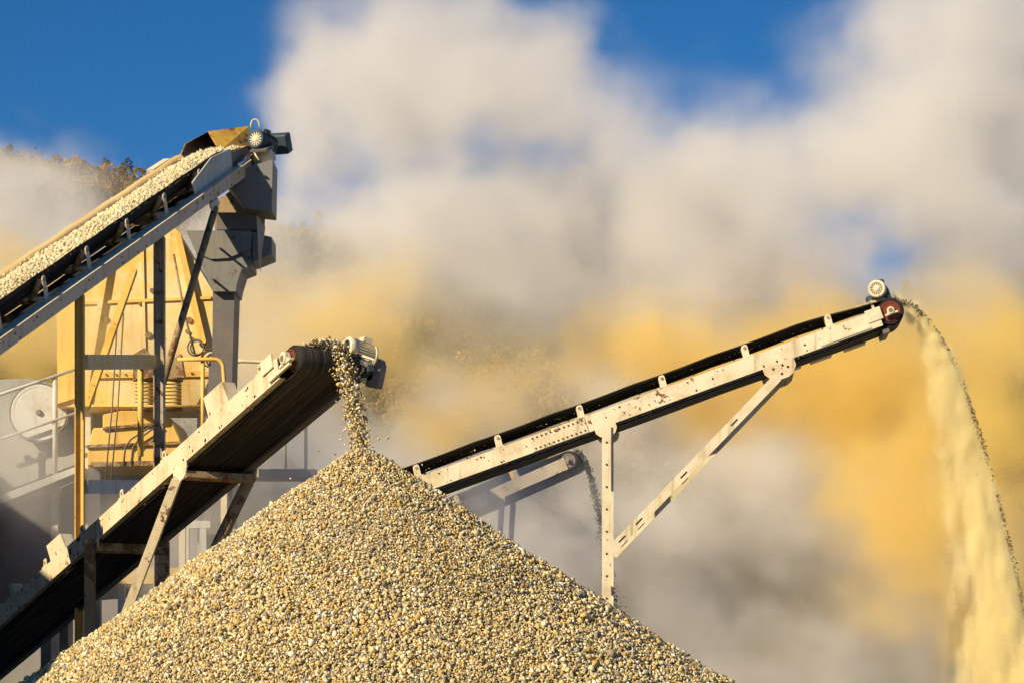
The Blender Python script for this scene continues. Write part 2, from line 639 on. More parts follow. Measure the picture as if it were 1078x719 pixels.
def motor(parent, c, axis, r, ln, paint, cowl, up=Vector((0, 0, 1)), name='motor', grille=None):
    """finned electric motor: c is the centre of the fan end, axis points from fan end into the body"""
    axis = Vector(axis).normalized()
    up = (up - axis * up.dot(axis)).normalized()
    rt = axis.cross(up)
    mb = MB()
    mb.lathe(c + axis * ln * 0.26, axis, [(0, 0), (0, r * 0.86), (ln * 0.56, r * 0.86), (ln * 0.56, r * 1.0), (ln * 0.62, r * 1.0),
                                          (ln * 0.66, r * 0.8), (ln * 0.74, r * 0.45), (ln * 0.74, 0)], 24)
    for i in range(28):
        t = 2 * PI * i / 28
        d = rt * math.cos(t) + up * math.sin(t)
        tg = -rt * math.sin(t) + up * math.cos(t)
        q = [c + axis * ln * x + d * y + tg * (-0.004) for x, y in ((0.27, r * 0.85), (0.80, r * 0.85), (0.80, r * 0.99), (0.27, r * 0.99))]
        mb.prism(q, tg * 0.008)
    for k in (-1, 1):
        q = [c + axis * (ln * x) + rt * (k * r * 0.75) - up * (r * y) for x, y in ((0.35, 0.72), (0.75, 0.72), (0.75, 1.06), (0.35, 1.06))]
        mb.prism(q, rt * k * 0.05)
    body = mb.build(name, paint, parent)
    fc = MB()
    fc.lathe(c, axis, [(ln * 0.02, r * 0.70), (0.0, r * 0.74), (0.0, r * 0.90), (ln * 0.03, r * 1.0), (ln * 0.27, r * 1.0), (ln * 0.27, r * 0.86)], 28)
    fc.cur = 1
    fc.lathe(c + axis * ln * 0.05, axis, [(0, 0.0), (0, r * 0.74)], 24, False)
    fc.cur = 2
    for i in range(14):
        t = 2 * PI * i / 14
        d = rt * math.cos(t) + up * math.sin(t)
        tg = -rt * math.sin(t) + up * math.cos(t)
        q = [c + axis * ln * 0.012 + d * y + tg * x for x, y in ((-0.006 * r / 0.13, r * 0.30), (0.006 * r / 0.13, r * 0.30), (0.009 * r / 0.13, r * 0.76), (-0.009 * r / 0.13, r * 0.76))]
        fc.prism(q, axis * 0.006)
    fc.lathe(c + axis * ln * 0.004, axis, [(0, 0), (0, r * 0.36), (ln * 0.03, r * 0.38)], 20)
    fc.build('fan_cover', [cowl, M['hole'], grille or cowl], body)
    tb = MB()
    b0 = c + axis * ln * 0.42 + up * r * 0.9 + rt * r * 0.1
    tb.prism([b0 - rt * r * 0.4, b0 + rt * r * 0.4, b0 + rt * r * 0.4 + axis * ln * 0.28, b0 - rt * r * 0.4 + axis * ln * 0.28], up * r * 0.42)
    tb.build('terminal_box', paint, body, 0.006)
    return body


def pulley(parent, fr, a, wc, r, endmat, name='head_pulley'):
    mb = MB()
    mb.cyl(fr.p(a, VC - BH - 0.03, wc), fr.p(a, VC + BH + 0.03, wc), r - 0.004, seg=32)
    o = mb.build(name, M['rubber'], parent)
    for b, sg in ((VC - BH - 0.03, -1), (VC + BH + 0.03, 1)):
        d = MB()
        d.lathe(fr.p(a, b, wc), fr.v * sg, [(0.001, r * 0.80), (0.012, r * 0.78), (0.012, r * 0.66), (0.003, r * 0.62), (0.003, r * 0.42), (0.03, r * 0.38), (0.03, 0)], 28, False)
        d.cur = 1
        d.cyl(fr.p(a, b, wc), fr.p(a, b + sg * 0.12, wc), 0.035, seg=14)
        d.build('end_disc', [endmat, M['bolt']], o)
    return o


def bearing(parent, fr, a, b, wc, paint, s=1.0):
    """pillow block: foot plate, domed housing, round cap"""
    mb = MB()
    P = [fr.p(a + x * s, b, wc + y * s) for x, y in ((-0.13, -0.075), (0.13, -0.075), (0.13, -0.045), (0.075, -0.035), (0.062, 0.02), (0.035, 0.062), (-0.035, 0.062), (-0.062, 0.02), (-0.075, -0.035), (-0.13, -0.045))]
    mb.prism(P, fr.v * 0.06)
    mb.lathe(fr.p(a, b, wc), -fr.v, [(-0.005, 0.072 * s), (0.016, 0.068 * s), (0.018, 0.04 * s), (0.005, 0.026 * s), (0.005, 0)], 18, False)
    return mb.build('bearing_block', paint, parent, 0.004)


def gusset(fr, a, b0, sg, w_top, size, th=0.02):
    """rounded gusset plate hanging below a stringer"""
    P = []
    for x, c in ((-1.0, 0.0), (1.0, 0.0), (1.0, -0.45), (0.72, -0.85), (0.35, -1.0), (-0.35, -1.0), (-0.72, -0.8), (-1.0, -0.4)):
        P.append(fr.p(a + x * size, b0, w_top + c * size))
    return MB().prism(P, fr.v * sg * th)


def conveyor_body(root, fr, a_t, a_h, wc, r, rise, lift, paint, idlers, endmat, top_slot=0, top_mat=None, seed=1, a_str=None, idler_paint=None, ret_rolls=True):
    a1 = a_h - 0.06 if a_str is None else a_str
    stringer_mesh(fr, a_t - 0.15, a1, 0, seed=seed).build('stringer', [paint, M['hole']], root)
    stringer_mesh(fr, a_t - 0.15, a1, 1, seed=seed + 5).build('stringer', [paint, M['hole']], root)
    belt_mesh(fr, a_t, a_h, wc, r, rise, lift, top_slot).build('belt', [top_mat or M['rubber'], M['rubber']], root)
    pulley(root, fr, a_h, wc, r, endmat)
    pulley(root, fr, a_t, wc, r, endmat, 'tail_pulley')
    for a in idlers:
        idler(fr, a, root, wc + r + lift, rise, idler_paint or paint)
    a = a_t + 1.2
    while a < a_h - 1.2:      # cross ties between the stringers, and return rolls
        MB().fbox(fr, a - 0.04, a + 0.04, 0.014, W - 0.014, 0.10, 0.18).build('cross_tie', M['rustbeam'], root)
        if ret_rolls:
            MB().cyl(fr.p(a + 0.6, 0.014, wc - r + 0.055), fr.p(a + 0.6, W - 0.014, wc - r + 0.055), 0.045, seg=12).build('return_roll', M['rustbeam'], root)
        a += 2.4


# ------------------------------------------------------------------ ground, hill
def grid_obj(name, x0, x1, y0, y1, nx, ny, zf, mat, smooth_=True):
    xs = np.linspace(x0, x1, nx)
    ys = np.linspace(y0, y1, ny)
    v = [(x, y, zf(x, y)) for y in ys for x in xs]
    f = [[j * nx + i, j * nx + i + 1, (j + 1) * nx + i + 1, (j + 1) * nx + i] for j in range(ny - 1) for i in range(nx - 1)]
    mb = MB()
    mb.add(v, f, smooth_)
    return mb.build(name, mat)


g = grid_obj('ground', -4000, 4000, -600, 7000, 3, 3, lambda x, y: 0.0, M['ground'])
tag(g, kind='structure')

RIDGE = [(-400, 150), (0, 172), (70, 180), (130, 186), (200, 215), (300, 246), (420, 262), (500, 276), (540, 268), (580, 284), (660, 316), (760, 338), (860, 336), (940, 324), (990, 312), (1078, 296), (1500, 250)]
HD = 520.0


def ridge_z(x):
    px = 539 + x * F / HD
    for (xa, ya), (xb, yb) in zip(RIDGE, RIDGE[1:]):
        if xa <= px <= xb:
            t = (px - xa) / (xb - xa)
            y = ya + (yb - ya) * t
            return CZ + (HY - y) * HD / F - 3.5
    return CZ + (HY - (150 if px < 0 else 250)) * HD / F


def hill_z(x, y):
    zt = ridge_z(x)
    t = (y - 210) / (HD - 210)
    n = mnoise.noise(Vector((x * 0.02, y * 0.02, 1.7))) * 4
    if t < 0:
        return -0.5
    if t <= 1:
        return zt * (t ** 0.85) + n * min(1, t * 4) * min(1.0, (1 - t) * 4)
    return zt * max(0.0, 1 - (t - 1) * 0.9)


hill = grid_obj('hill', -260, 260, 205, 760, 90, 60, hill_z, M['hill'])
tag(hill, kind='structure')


def forest():
    pos, rad, cols = [], [], []
    rr = random.Random(5)
    gold = [(0.30, 0.17, 0.03), (0.34, 0.21, 0.045), (0.22, 0.12, 0.025), (0.24, 0.17, 0.05)]
    green = [(0.05, 0.06, 0.018), (0.07, 0.075, 0.02), (0.035, 0.045, 0.016)]
    for k in range(3000):
        y = 260 + (HD - 255) * rr.random() ** 0.6
        x = rr.uniform(-0.30, 0.30) * y
        px = 539 + x * F / y
        z = hill_z(x, y)
        py = HY - (z - CZ) * F / y
        gn = mnoise.noise(Vector((x * 0.014, y * 0.02, 4.2))) + rr.gauss(0, 0.16)
        evergreen_or_shade = gn > 0.02 or (505 < px < 625 and py < 410) or (890 < px < 960 and 360 < py < 450) or (py > 460 and gn > -0.35)  # some patches forced dark to stand in for shaded dust and sand-fall shadow
        R = rr.uniform(1.9, 3.4) * (0.85 if evergreen_or_shade else 1)
        H = R * (2.4 if evergreen_or_shade else 1.7)
        base = rr.choice(green if evergreen_or_shade else gold)
        n = 130
        for _ in range(n):
            t = rr.random()
            ang = rr.uniform(0, 2 * PI)
            prof = (1 - t) ** 0.8 + 0.12 if evergreen_or_shade else math.sqrt(max(0.05, 1 - (2 * t - 0.9) ** 2))
            rad_ = R * prof * math.sqrt(rr.uniform(0.25, 1.0))
            pos.append((x + rad_ * math.cos(ang), y + rad_ * math.sin(ang), z + 0.8 + t * H * 1.25))
            rad.append(rr.uniform(0.28, 0.6))
            s = rr.uniform(0.7, 1.3)
            cols.append((base[0] * s, base[1] * s, base[2] * s))
    pos = np.array(pos)
    rad = np.array(rad)
    o = stones('forest', pos, rad, None, 'leaf', attr='leaf', mat=M['leaf'])
    c = np.ones((len(pos), 6, 4), np.float32)
    c[:, :, :3] = np.array(cols)[:, None, :]
    o.data.attributes['leaf'].data.foreach_set('color', c.ravel())
    return o


bank = grid_obj('shade_bank', -60, -11.5, 12, 48, 60, 40, lambda x, y: (9.8 * smooth((-11.9 - x) / 2.6) + 0.35 * mnoise.noise(Vector((x * 0.5, y * 0.5, 2.0)))) * smooth((y - 12) / 5.0) * smooth((48 - y) / 4.0) - 0.05, M['ground'])  # unseen bank, added out of view to shade the crusher and low steelwork
tag(bank, kind='structure')

fo = forest()
tag(fo, 'autumn wood of golden and dark trees covering the hill behind the dust', 'forest', kind='stuff')

# ------------------------------------------------------------------ gravel pile
PD = 26.3
APEX = at(380, 467, PD)


def pile_tan(th):
    """slope by compass angle; th = 0 to the right, pi to the left"""
    c = math.cos(th)
    return 0.665 + 0.07 * (0.5 - 0.5 * c)


def pile_surface(x, y):
    dx, dy = x - APEX.x, y - APEX.y
    r = math.hypot(dx, dy)
    th = math.atan2(dy, dx)
    z = APEX.z + 0.02 - math.sqrt(r * r + 0.10 ** 2) * pile_tan(th)
    z += 0.07 * mnoise.noise(Vector((dx * 0.9, dy * 0.9, 3.1))) * min(1, r) + 0.035 * mnoise.noise(Vector((dx * 3.1, dy * 3.1, 8.1))) * min(1, r * 2)
    return z


pile = thing('gravel_pile', (APEX.x, APEX.y, 0), 'tall cone of pale crushed stone under the head of the steep conveyor', 'gravel pile')
mb = MB()
NR, NT = 60, 120
pts = [(APEX.x, APEX.y, pile_surface(APEX.x, APEX.y) - 0.03)]
for i in range(1, NR + 1):
    r = 7.2 * (i / NR) ** 1.2
    for j in range(NT):
        t = 2 * PI * j / NT
        x, y = APEX.x + r * math.cos(t), APEX.y + r * math.sin(t)
        pts.append((x, y, max(-0.05, pile_surface(x, y) - 0.03)))
fs = [[0, 1 + j, 1 + (j + 1) % NT] for j in range(NT)]
for i in range(NR - 1):
    for j in range(NT):
        a, b = 1 + i * NT + j, 1 + i * NT + (j + 1) % NT
        fs.append([a, a + NT, b + NT, b])
mb.add(pts, fs, True)
mb.build('pile_core', M['pilecore'], pile)


def pile_stones(n):
    P, R = [], []
    rr = random.Random(21)
    while len(P) < n:
        r = 5.9 * math.sqrt(rr.random())
        t = rr.uniform(PI * 0.92, PI * 2.08)
        if rr.random() < 0.12:
            t = rr.uniform(0, 2 * PI)
        x, y = APEX.x + r * math.cos(t), APEX.y + r * math.sin(t)
        s = min(0.062, max(0.014, rr.lognormvariate(math.log(0.0172), 0.28)))
        s *= 1.0 + 0.35 * mnoise.noise(Vector((x * 0.8, y * 0.8, 5.5))) + 0.22 * smooth((r - 2.0) / 4.0)
        P.append((x, y, pile_surface(x, y) + rr.uniform(-0.9, 0.9) * s))
        R.append(s)
    return np.array(P), np.array(R)


P, R = pile_stones(150000)
ps = stones('stone_cover', P[:75000], R[:75000], pile)
tag(ps, kind='stuff')
ps = stones('stone_cover', P[75000:], R[75000:] * 1.15, pile, 'oct')
tag(ps, kind='stuff')

# loose stones bouncing off the pile and the falling stream of the steep conveyor
def fall_path(p0, vel, t):
    return p0 + vel * t + Vector((0, 0, -4.9)) * t * t


# ------------------------------------------------------------------ conveyor over the pile (steep, seen from below)
A2 = at(290, 402, 26.4)
B2 = at(20, 640, 33.0)
f2 = Fr(A2, B2)
g2 = f2.p(-14.6, VC, 0)
c2 = thing('belt_conveyor', (g2.x, g2.y, 0), 'steep cream conveyor dropping gravel on the pile, black belt seen from beneath', 'conveyor', 'belt conveyors of the quarry')
conveyor_body(c2, f2, -14.6, 0.34, 0.13, 0.145, 0.03, -0.02, M['cream'], [0.0 - 1.35 * i - 0.35 for i in range(10)], M['red'], seed=3, a_str=0.10)
bearing(c2, f2, 0.34, -0.05, 0.14, M['cream_clean'], 1.0)
bearing(c2, f2, 0.34, W + 0.0, 0.14, M['cream_clean'], 1.0)
# take-up box carrying the bearing
for b in (-0.012, W + 0.001):
    mbx = MB().fbox(f2, -0.10, 0.42, b - 0.022, b + 0.011, 0.03, 0.075)
    mbx.fbox(f2, -0.25, 0.02, b - 0.012, b + 0.011, 0.17, 0.33)
    mbx.build('take_up_plate', M['cream_clean'], c2)
# upright spill plates on the near stringer
for a, ln, h in ((-1.75, 0.55, 0.26), (-6.9, 0.55, 0.22), (-8.4, 0.12, 0.16)):
    sp = MB()
    sp.prism([f2.p(a, 0.02, 0.252), f2.p(a + ln, 0.02, 0.252), f2.p(a + ln * 0.95, -0.03, 0.252 + h), f2.p(a + 0.02, -0.03, 0.252 + h)], f2.v * 0.02)
    sp.prism([f2.p(a + ln - 0.02, 0.04, 0.252), f2.p(a + ln, 0.04, 0.252), f2.p(a + ln * 0.95, 0.0, 0.252 + h), f2.p(a + ln * 0.95 - 0.02, 0.0, 0.252 + h)], f2.v * 0.14)
    sp.build('spill_plate', M['cream_clean'], c2)
# dark guard strip along the far edge
MB().fbox(f2, -14.4, 0.0, W - 0.1, W - 0.01, -0.075, -0.035).build('belt_scraper_rail', M['dark'], c2)
# trestle under the upper run
TB = f2.p(-2.62, 0, 0)
tr = MB()
for da in (-0.16, 0.16):
    tr.bar(f2.p(-2.55 + da * 0.3, -0.01, -0.14 - 0.1 * da), f2.p(-2.55 + da * 0.3, W + 0.01, -0.14 - 0.1 * da), 0.08, 0.10, f2.u)
tr.build('trestle_beam', M['rustbeam'], c2)
for b, sg in ((-0.004, -1), (W + 0.004, 1)):
    gusset(f2, -2.6, b, sg, 0.0, 0.19).build('gusset_plate', M['cream_clean'], c2, 0.005)
near_top = f2.p(-2.66, -0.04, -0.15)
far_top = f2.p(-2.60, W - 0.02, -0.15)
nb = at(135, 640, near_top.y + 0.6)
nb2 = near_top + (nb - near_top) * (near_top.z / (near_top.z - nb.z))
MB().hbeam(near_top, nb2, 0.11, 0.10, 0.014).build('support_leg', M['cream'], c2)
fb = at(222, 588, far_top.y + 0.3)
fb2 = far_top + (fb - far_top) * (far_top.z / (far_top.z - fb.z))
MB().tube([far_top, far_top + (fb2 - far_top) * 0.5, fb2], 0.075, 12).build('support_leg', M['rustbeam'], c2)
# lower trestle: vertical posts
pt = f2.p(-5.35, -0.06, 0.04)
MB().hbeam(pt, (pt.x, pt.y, 0), 0.13, 0.12, 0.014).build('support_leg', M['rustbeam'], c2)
pt2 = f2.p(-5.35, W + 0.08, 0.04)
MB().hbeam(pt2, (pt2.x, pt2.y, 0), 0.13, 0.12, 0.014).build('support_leg', M['rustbeam'], c2)
MB().bar(f2.p(-5.3, -0.02, -0.10), f2.p(-5.3, W + 0.02, -0.10), 0.11, 0.09, f2.u).build('trestle_beam', M['rustbeam'], c2)
gusset(f2, -5.35, 0.0, -1, 0.0, 0.13, 0.016).build('gusset_plate', M['cream'], c2)
for b in (0.1, W - 0.1):
    q = f2.p(-12.5, b, 0)
    MB().bar(q, (q.x, q.y, 0), 0.12, 0.12).build('support_leg', M['rustbeam'], c2)
# drive at the far end of the head pulley
MD = f2.p(0.4, W + 0.05, 0.3).y
motor(c2, at(363, 367, MD - 0.10), Vector((0.80, 0.50, -0.22)), 0.145, 0.40, M['motorcream'], M['motorcream'], grille=M['motorblue'])
gb = MB()
G1 = at(387, 381, MD + 0.12)
gb.lathe(G1 - Vector((0.05, 0.16, 0)), (0.3, 0.95, 0), [(0, 0), (0, 0.07), (0.02, 0.105), (0.22, 0.105), (0.25, 0.08), (0.25, 0)], 24)
gb.prism([G1 + Vector((x, -0.10, z)) for x, z in ((-0.11, 0.09), (0.07, 0.06), (0.10, -0.05), (0.06, -0.22), (-0.07, -0.25), (-0.12, -0.12))], (0.06, 0.2, 0))
gb.build('gearbox', M['motorcream'], c2, 0.012)
bgp = [at(x, y, MD + 0.02) for x, y in ((388, 381), (400, 377), (402, 384), (397, 408), (384, 406))]
MB().prism(bgp, (0.05, 0.16, 0)).build('belt_guard', M['dark'], c2, 0.01)
m_ = MB().bar(f2.p(0.3, W - 0.02, 0.05), G1 - Vector((0.05, 0, 0.1)), 0.06, 0.12)
m_.build('motor_bracket', M['motorblue'], c2)
MB().fbox(f2, -0.2, 0.5, W + 0.02, W + 0.09, 0.0, 0.08).build('motor_mount', M['motorblue'], c2)

# falling gravel stream
head_top = f2.p(0.38, VC + 0.05, 0.31)
tgt = APEX + Vector((0.0, 0, -0.05))
drop = head_top.z - tgt.z
T = math.sqrt(2 * drop / 9.8) * 1.04
vx = (tgt - head_top) / T
v0 = Vector((vx.x, vx.y, (tgt.z - head_top.z + 4.9 * T * T) / T))
Ps, Rs = [], []
rr = random.Random(4)
for i in range(2300):
    t = T * rr.random() ** 0.8
    spread = 0.03 + 0.03 * t / T
    p = fall_path(head_top, v0 * (1 + rr.gauss(0, 0.05)), t)
    p += f2.v * rr.gauss(0, 0.07 - 0.02 * t / T) + f2.u * rr.gauss(0, spread * 0.9) + Vector((0, 0, rr.gauss(0, 0.03)))
    if p.z < pile_surface(p.x, p.y):
        continue
    Ps.append(p[:])
    Rs.append(min(0.04, max(0.010, rr.lognormvariate(math.log(0.0155), 0.30))))
for i in range(26):      # strays
    a = rr.uniform(0, 2 * PI)
    d = rr.uniform(0.15, 1.3)
    x, y = APEX.x + d * math.cos(a), APEX.y + d * math.sin(a)
    Ps.append((x, y, pile_surface(x, y) + rr.uniform(0.05, 0.32)))
    Rs.append(rr.uniform(0.010, 0.022))
fg = stones('falling_gravel', np.array(Ps), np.array(Rs))
tag(fg, 'narrow stream of pale gravel falling from the steep conveyor to the pile tip', 'gravel', kind='stuff')
# gravel riding up the top of that belt
Ps, Rs = [], []
for i in range(6000):
    a = rr.uniform(-9.0, 0.5)
    b = rr.gauss(0, 0.13)
    if abs(b) > 0.28:
        continue
    Ps.append(f2.p(a, VC + b, 0.275 + 0.06 * (1 - (b / 0.28) ** 2) + rr.uniform(-0.03, 0.01))[:])
    Rs.append(rr.uniform(0.014, 0.032))
tag(stones('gravel_load', np.array(Ps), np.array(Rs)), 'gravel heaped on top of the steep conveyor belt above the pile', 'gravel', kind='stuff')

# ------------------------------------------------------------------ long stacker conveyor, right
A3 = at(931, 342, 36.0)
B3 = at(465, 511, 36.55)
f3 = Fr(A3, B3)
g3 = f3.p(-5.0, VC, 0)
c3 = thing('belt_conveyor', (g3.x, g3.y, 0), 'long cream stacker conveyor on a braced post, throwing sand off its right end', 'conveyor', 'belt conveyors of the quarry')
conveyor_body(c3, f3, -10.3, 0.155, 0.165, 0.195, 0.105, 0.0, M['cream_clean'], [-0.78 - 1.335 * i for i in range(7)], M['red'], seed=9, a_str=-0.02)
for b in (-0.055, W):
    bearing(c3, f3, 0.155, b, 0.165, M['cream_clean'], 0.8)
for b in (-0.014, W + 0.002):
    m_ = MB().fbox(f3, -0.22, 0.02, b, b + 0.012, 0.10, 0.29)
    m_.fbox(f3, -1.0, -0.20, b, b + 0.012, 0.02, 0.06)
    m_.build('take_up_plate', M['cream_clean'], c3)
sp_ = MB().fbox(f3, -5.65, -4.75, -0.014, -0.002, 0.004, 0.246)
sp_.cur = 1
for i in range(12):
    for c in (0.045, 0.205):
        sp_.cyl(f3.p(-5.60 + i * 0.073, -0.024, c), f3.p(-5.60 + i * 0.073, -0.01, c), 0.014, seg=8)
sp_.build('splice_plate', [M['cream'], M['hole']], c3)
# head cleaner; pale strips added to stand in for sunlight on the far flange
MB().fbox(f3, -0.05, 0.05, 0.05, W - 0.05, -0.12, -0.06).build('belt_scraper', M['dark'], c3)
for a in (-0.45, -1.0, -1.5):
    MB().fbox(f3, a - 0.17, a + 0.17, 0.66, W - 0.02, -0.085, -0.06).build('sunlit_flange_strip', M['cream_clean'], c3)
# drive
motor(c3, f3.p(0.08, 0.06, 0.565), f3.v + Vector((0.22, 0, 0)), 0.135, 0.50, M['motorblue'], M['cream_clean'], grille=M['cream_clean'])
MB().fbox(f3, -0.10, 0.26, 0.22, 0.55, 0.40, 0.425).build('motor_mount', M['cream'], c3)
m_ = MB()
m_.fbox(f3, -0.08, -0.04, 0.10, 0.14, 0.26, 0.43)
m_.fbox(f3, -0.08, -0.04, 0.80, 0.84, 0.26, 0.43)
m_.fbox(f3, -0.09, -0.03, 0.10, 0.84, 0.405, 0.428)
m_.build('motor_bracket', M['cream'], c3)
MB().fbox(f3, -0.02, 0.36, W + 0.02, W + 0.16, 0.08, 0.62).build('belt_guard', M['motorblue'], c3, 0.02)
# support post and strut
ap = -4.47
for b, ng in ((-0.03, 0), (W + 0.03, 1)):
    top = f3.p(ap, b, -0.01)
    po = MB()
    po.hbeam(top, (top.x, top.y, 0), 0.135, 0.125, 0.014)
    po.cur = 1
    z = top.z - 0.25
    while z > 0.3:
        po.cyl((top.x, top.y - 0.07, z), (top.x, top.y - 0.055, z), 0.017, seg=8)
        z -= 0.34
    po.build('support_post', [M['cream_clean'], M['hole']], c3)
    gusset(f3, ap - 0.02, b - 0.0, -1 if ng == 0 else 1, 0.0, 0.17, 0.02).build('gusset_plate', M['cream'], c3, 0.004)
    st0 = Vector((top.x + 0.06, top.y, at(650, 580, 36.4).z))
    st1 = f3.p(-1.78, b, -0.20)
    stt = MB().hbeam(st0, st1, 0.14, 0.12, 0.014)
    stt.cur = 1
    d = (st1 - st0).normalized()
    for q in (0.25, 0.62, 1.6, 2.7):
        c = st0 + d * q + Vector((0, -0.062, 0))
        stt.bar(c - d * 0.07, c + d * 0.07, 0.022, 0.006)
    stt.build('strut', [M['cream_clean'], M['hole']], c3)
    gp = gusset(f3, -1.70, b, -1 if ng == 0 else 1, 0.0, 0.25, 0.02)
    gp.cur = 1
    for x, y in ((-0.1, -0.06), (0.05, -0.05), (0.12, -0.1), (0.0, -0.17)):
        gp.cyl(f3.p(-1.7 + x, b - 0.03, y), f3.p(-1.7 + x, b, y), 0.02, seg=8)
    gp.build('gusset_plate', [M['cream'], M['hole']], c3, 0.004)
for z in (1.2, 3.4):
    q0, q1 = f3.p(ap, -0.03, -0.01), f3.p(ap, W + 0.03, -0.01)
    MB().bar((q0.x, q0.y, z), (q1.x, q1.y, z), 0.08, 0.08, Vector((0, 0, 1))).build('cross_tie', M['cream'], c3)
for a in (-9.4,):
    for b in (0.0, W):
        q = f3.p(a, b, 0)
        MB().bar(q, (q.x, q.y, 0), 0.14, 0.14).build('support_post', M['cream'], c3)
# load
Ps, Rs = [], []
for i in range(5000):
    a = rr.uniform(-10.0, 0.2)
    b = rr.gauss(0, 0.12)
    if abs(b) > 0.26:
        continue
    Ps.append(f3.p(a, VC + b, 0.385 + 0.06 * (1 - (b / 0.26) ** 2) + rr.uniform(-0.03, 0.01))[:])
    Rs.append(rr.uniform(0.008, 0.02))
tag(stones('gravel_load', np.array(Ps), np.array(Rs)), 'fine stone riding on the long right-hand stacker belt', 'gravel', kind='stuff')
# thrown stream: coarse grains along the outside of the arc, fines inside it
p0 = Vector((5.97, 36.43, 7.74))
hit = [(954, 324), (975, 343), (1000, 395), (1030, 478), (1055, 556), (1078, 626)]
def arc_drop(x):
    return 0.21 * x + 1.246 * x * x


def arc_x(h):
    lo, hi = 0.0, 3.2
    for _ in range(30):
        m = (lo + hi) / 2
        if arc_drop(m) < h:
            lo = m
        else:
            hi = m
    return lo


def inner_x(h):
    return min(arc_x(h) - 0.10 - 0.05 * h, 0.33 + 0.09 * h)


HMAX = p0.z - 0.05
Ps, Rs = [], []
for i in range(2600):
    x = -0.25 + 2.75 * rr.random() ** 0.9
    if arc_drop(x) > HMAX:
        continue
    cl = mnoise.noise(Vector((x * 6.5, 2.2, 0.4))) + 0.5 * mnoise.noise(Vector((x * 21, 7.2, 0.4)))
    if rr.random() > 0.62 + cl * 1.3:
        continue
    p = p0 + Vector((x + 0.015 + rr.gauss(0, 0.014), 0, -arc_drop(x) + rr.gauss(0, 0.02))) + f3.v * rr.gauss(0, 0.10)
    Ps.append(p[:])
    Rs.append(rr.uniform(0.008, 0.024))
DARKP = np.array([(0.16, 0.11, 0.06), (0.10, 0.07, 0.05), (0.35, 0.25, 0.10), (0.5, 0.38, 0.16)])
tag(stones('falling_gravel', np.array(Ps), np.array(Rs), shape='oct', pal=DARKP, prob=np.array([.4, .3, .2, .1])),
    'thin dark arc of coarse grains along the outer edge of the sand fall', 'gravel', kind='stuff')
Ps, Rs = [], []
for i in range(11000):
    h = HMAX * rr.random() ** 0.8
    xo, xi = arc_x(h), inner_x(h)
    q = rr.random() ** 1.9
    x = xo - (xo - xi) * q
    st = mnoise.noise(Vector((q * 5, h * 0.35, 1.1)))
    if rr.random() > 0.7 + st:
        continue
    Ps.append((p0 + Vector((x - 0.02 + rr.gauss(0, 0.012), 0, -h + rr.gauss(0, 0.03))) + f3.v * rr.gauss(0, 0.15))[:])
    Rs.append(rr.uniform(0.005, 0.013))
SANDP = np.array([(0.82, 0.68, 0.36), (0.86, 0.78, 0.55), (0.78, 0.56, 0.2)])
tag(stones('falling_sand', np.array(Ps), np.array(Rs), shape='oct', pal=SANDP, prob=np.array([.4, .4, .2])),
    'broad curtain of bright sand falling from the right end of the stacker', 'sand', kind='stuff')
ARC0 = p0.copy()

# ------------------------------------------------------------------ big conveyor, upper left
A1 = at(265, 182, 39.0)
B1 = at(0, 374, 31.0)
f1 = Fr(A1, B1)
g1 = f1.p(-8.0, VC, 0)
c1 = thing('belt_conveyor', (g1.x, g1.y, 0), 'grey inclined conveyor at upper left, heaped with stone under a rusty yellow hood', 'conveyor', 'belt conveyors of the quarry')
L1, R1 = 0.05, 0.20
conveyor_body(c1, f1, -19.0, 0.15, 0.19, 0.20, 0.29, -0.09, M['grey'], [-2.05 - 1.42 * i for i in range(11)], M['red'], top_slot=0, top_mat=M['rubberdust'], seed=15, a_str=0.05, idler_paint=M['grey'], ret_rolls=False)
# lit ledge on the top of the near stringer, skirt plate near the head
MB().fbox(f1, -18.9, -0.2, -0.125, -0.004, 0.246, 0.258).build('top_ledge', M['cream_clean'], c1)
sk = MB()
sk.prism([f1.p(-2.35, -0.002, 0.265), f1.p(-0.75, -0.002, 0.265), f1.p(-0.75, -0.03, 0.58), f1.p(-1.55, -0.03, 0.64), f1.p(-2.4, -0.01, 0.46)], f1.v * 0.02)
sk.build('skirt_plate', M['lightgrey'], c1)
MB().prism([f1.p(-0.7, 0.03, 0.265), f1.p(0.10, 0.03, 0.265), f1.p(0.10, 0.03, 0.42), f1.p(-0.7, 0.03, 0.50)], f1.v * 0.02).build('skirt_plate', M['dark'], c1)
MB().tube([f1.p(-0.62, -0.05, 0.275), f1.p(-0.02, -0.05, 0.31)], 0.028, 10).build('take_up_rod', M['chrome'], c1)
# hood: bent sheet over the belt at the head
NBL, NTL, FTL, FBL = at(231, 160, 38.45), at(219, 139, 38.85), at(195, 152, 38.35), at(188, 170, 38.2)
NTR, NBR = at(262, 133.5, 39.7), at(265, 160, 39.25)
FTR = NTR + f1.v * 0.72 - Vector((0, 0, 0.04))
FBR = FTR + f1.v * 0.05 - Vector((0, 0, 0.35))
hd = MB()
for quad in ((NBL, NBR, NTR, NTL), (NTL, NTR, FTR, FTL), (FTL, FTR, FBR, FBL)):
    nn = (quad[1] - quad[0]).cross(quad[3] - quad[0]).normalized() * 0.009
    hd.cur = 0
    hd.prism(quad, nn)
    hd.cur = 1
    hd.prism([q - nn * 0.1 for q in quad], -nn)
for quad in ((NTR, NBR, FBR - Vector((0, 0, 0.2)), FTR),):
    nn = (quad[1] - quad[0]).cross(quad[3] - quad[0]).normalized() * 0.009
    if nn.y < 0:
        nn = -nn
    hd.cur = 0
    hd.prism(quad, nn)
    hd.cur = 1
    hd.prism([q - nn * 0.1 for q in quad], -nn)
hd.build('hood', [M['hood'], M['rustdark']], c1)
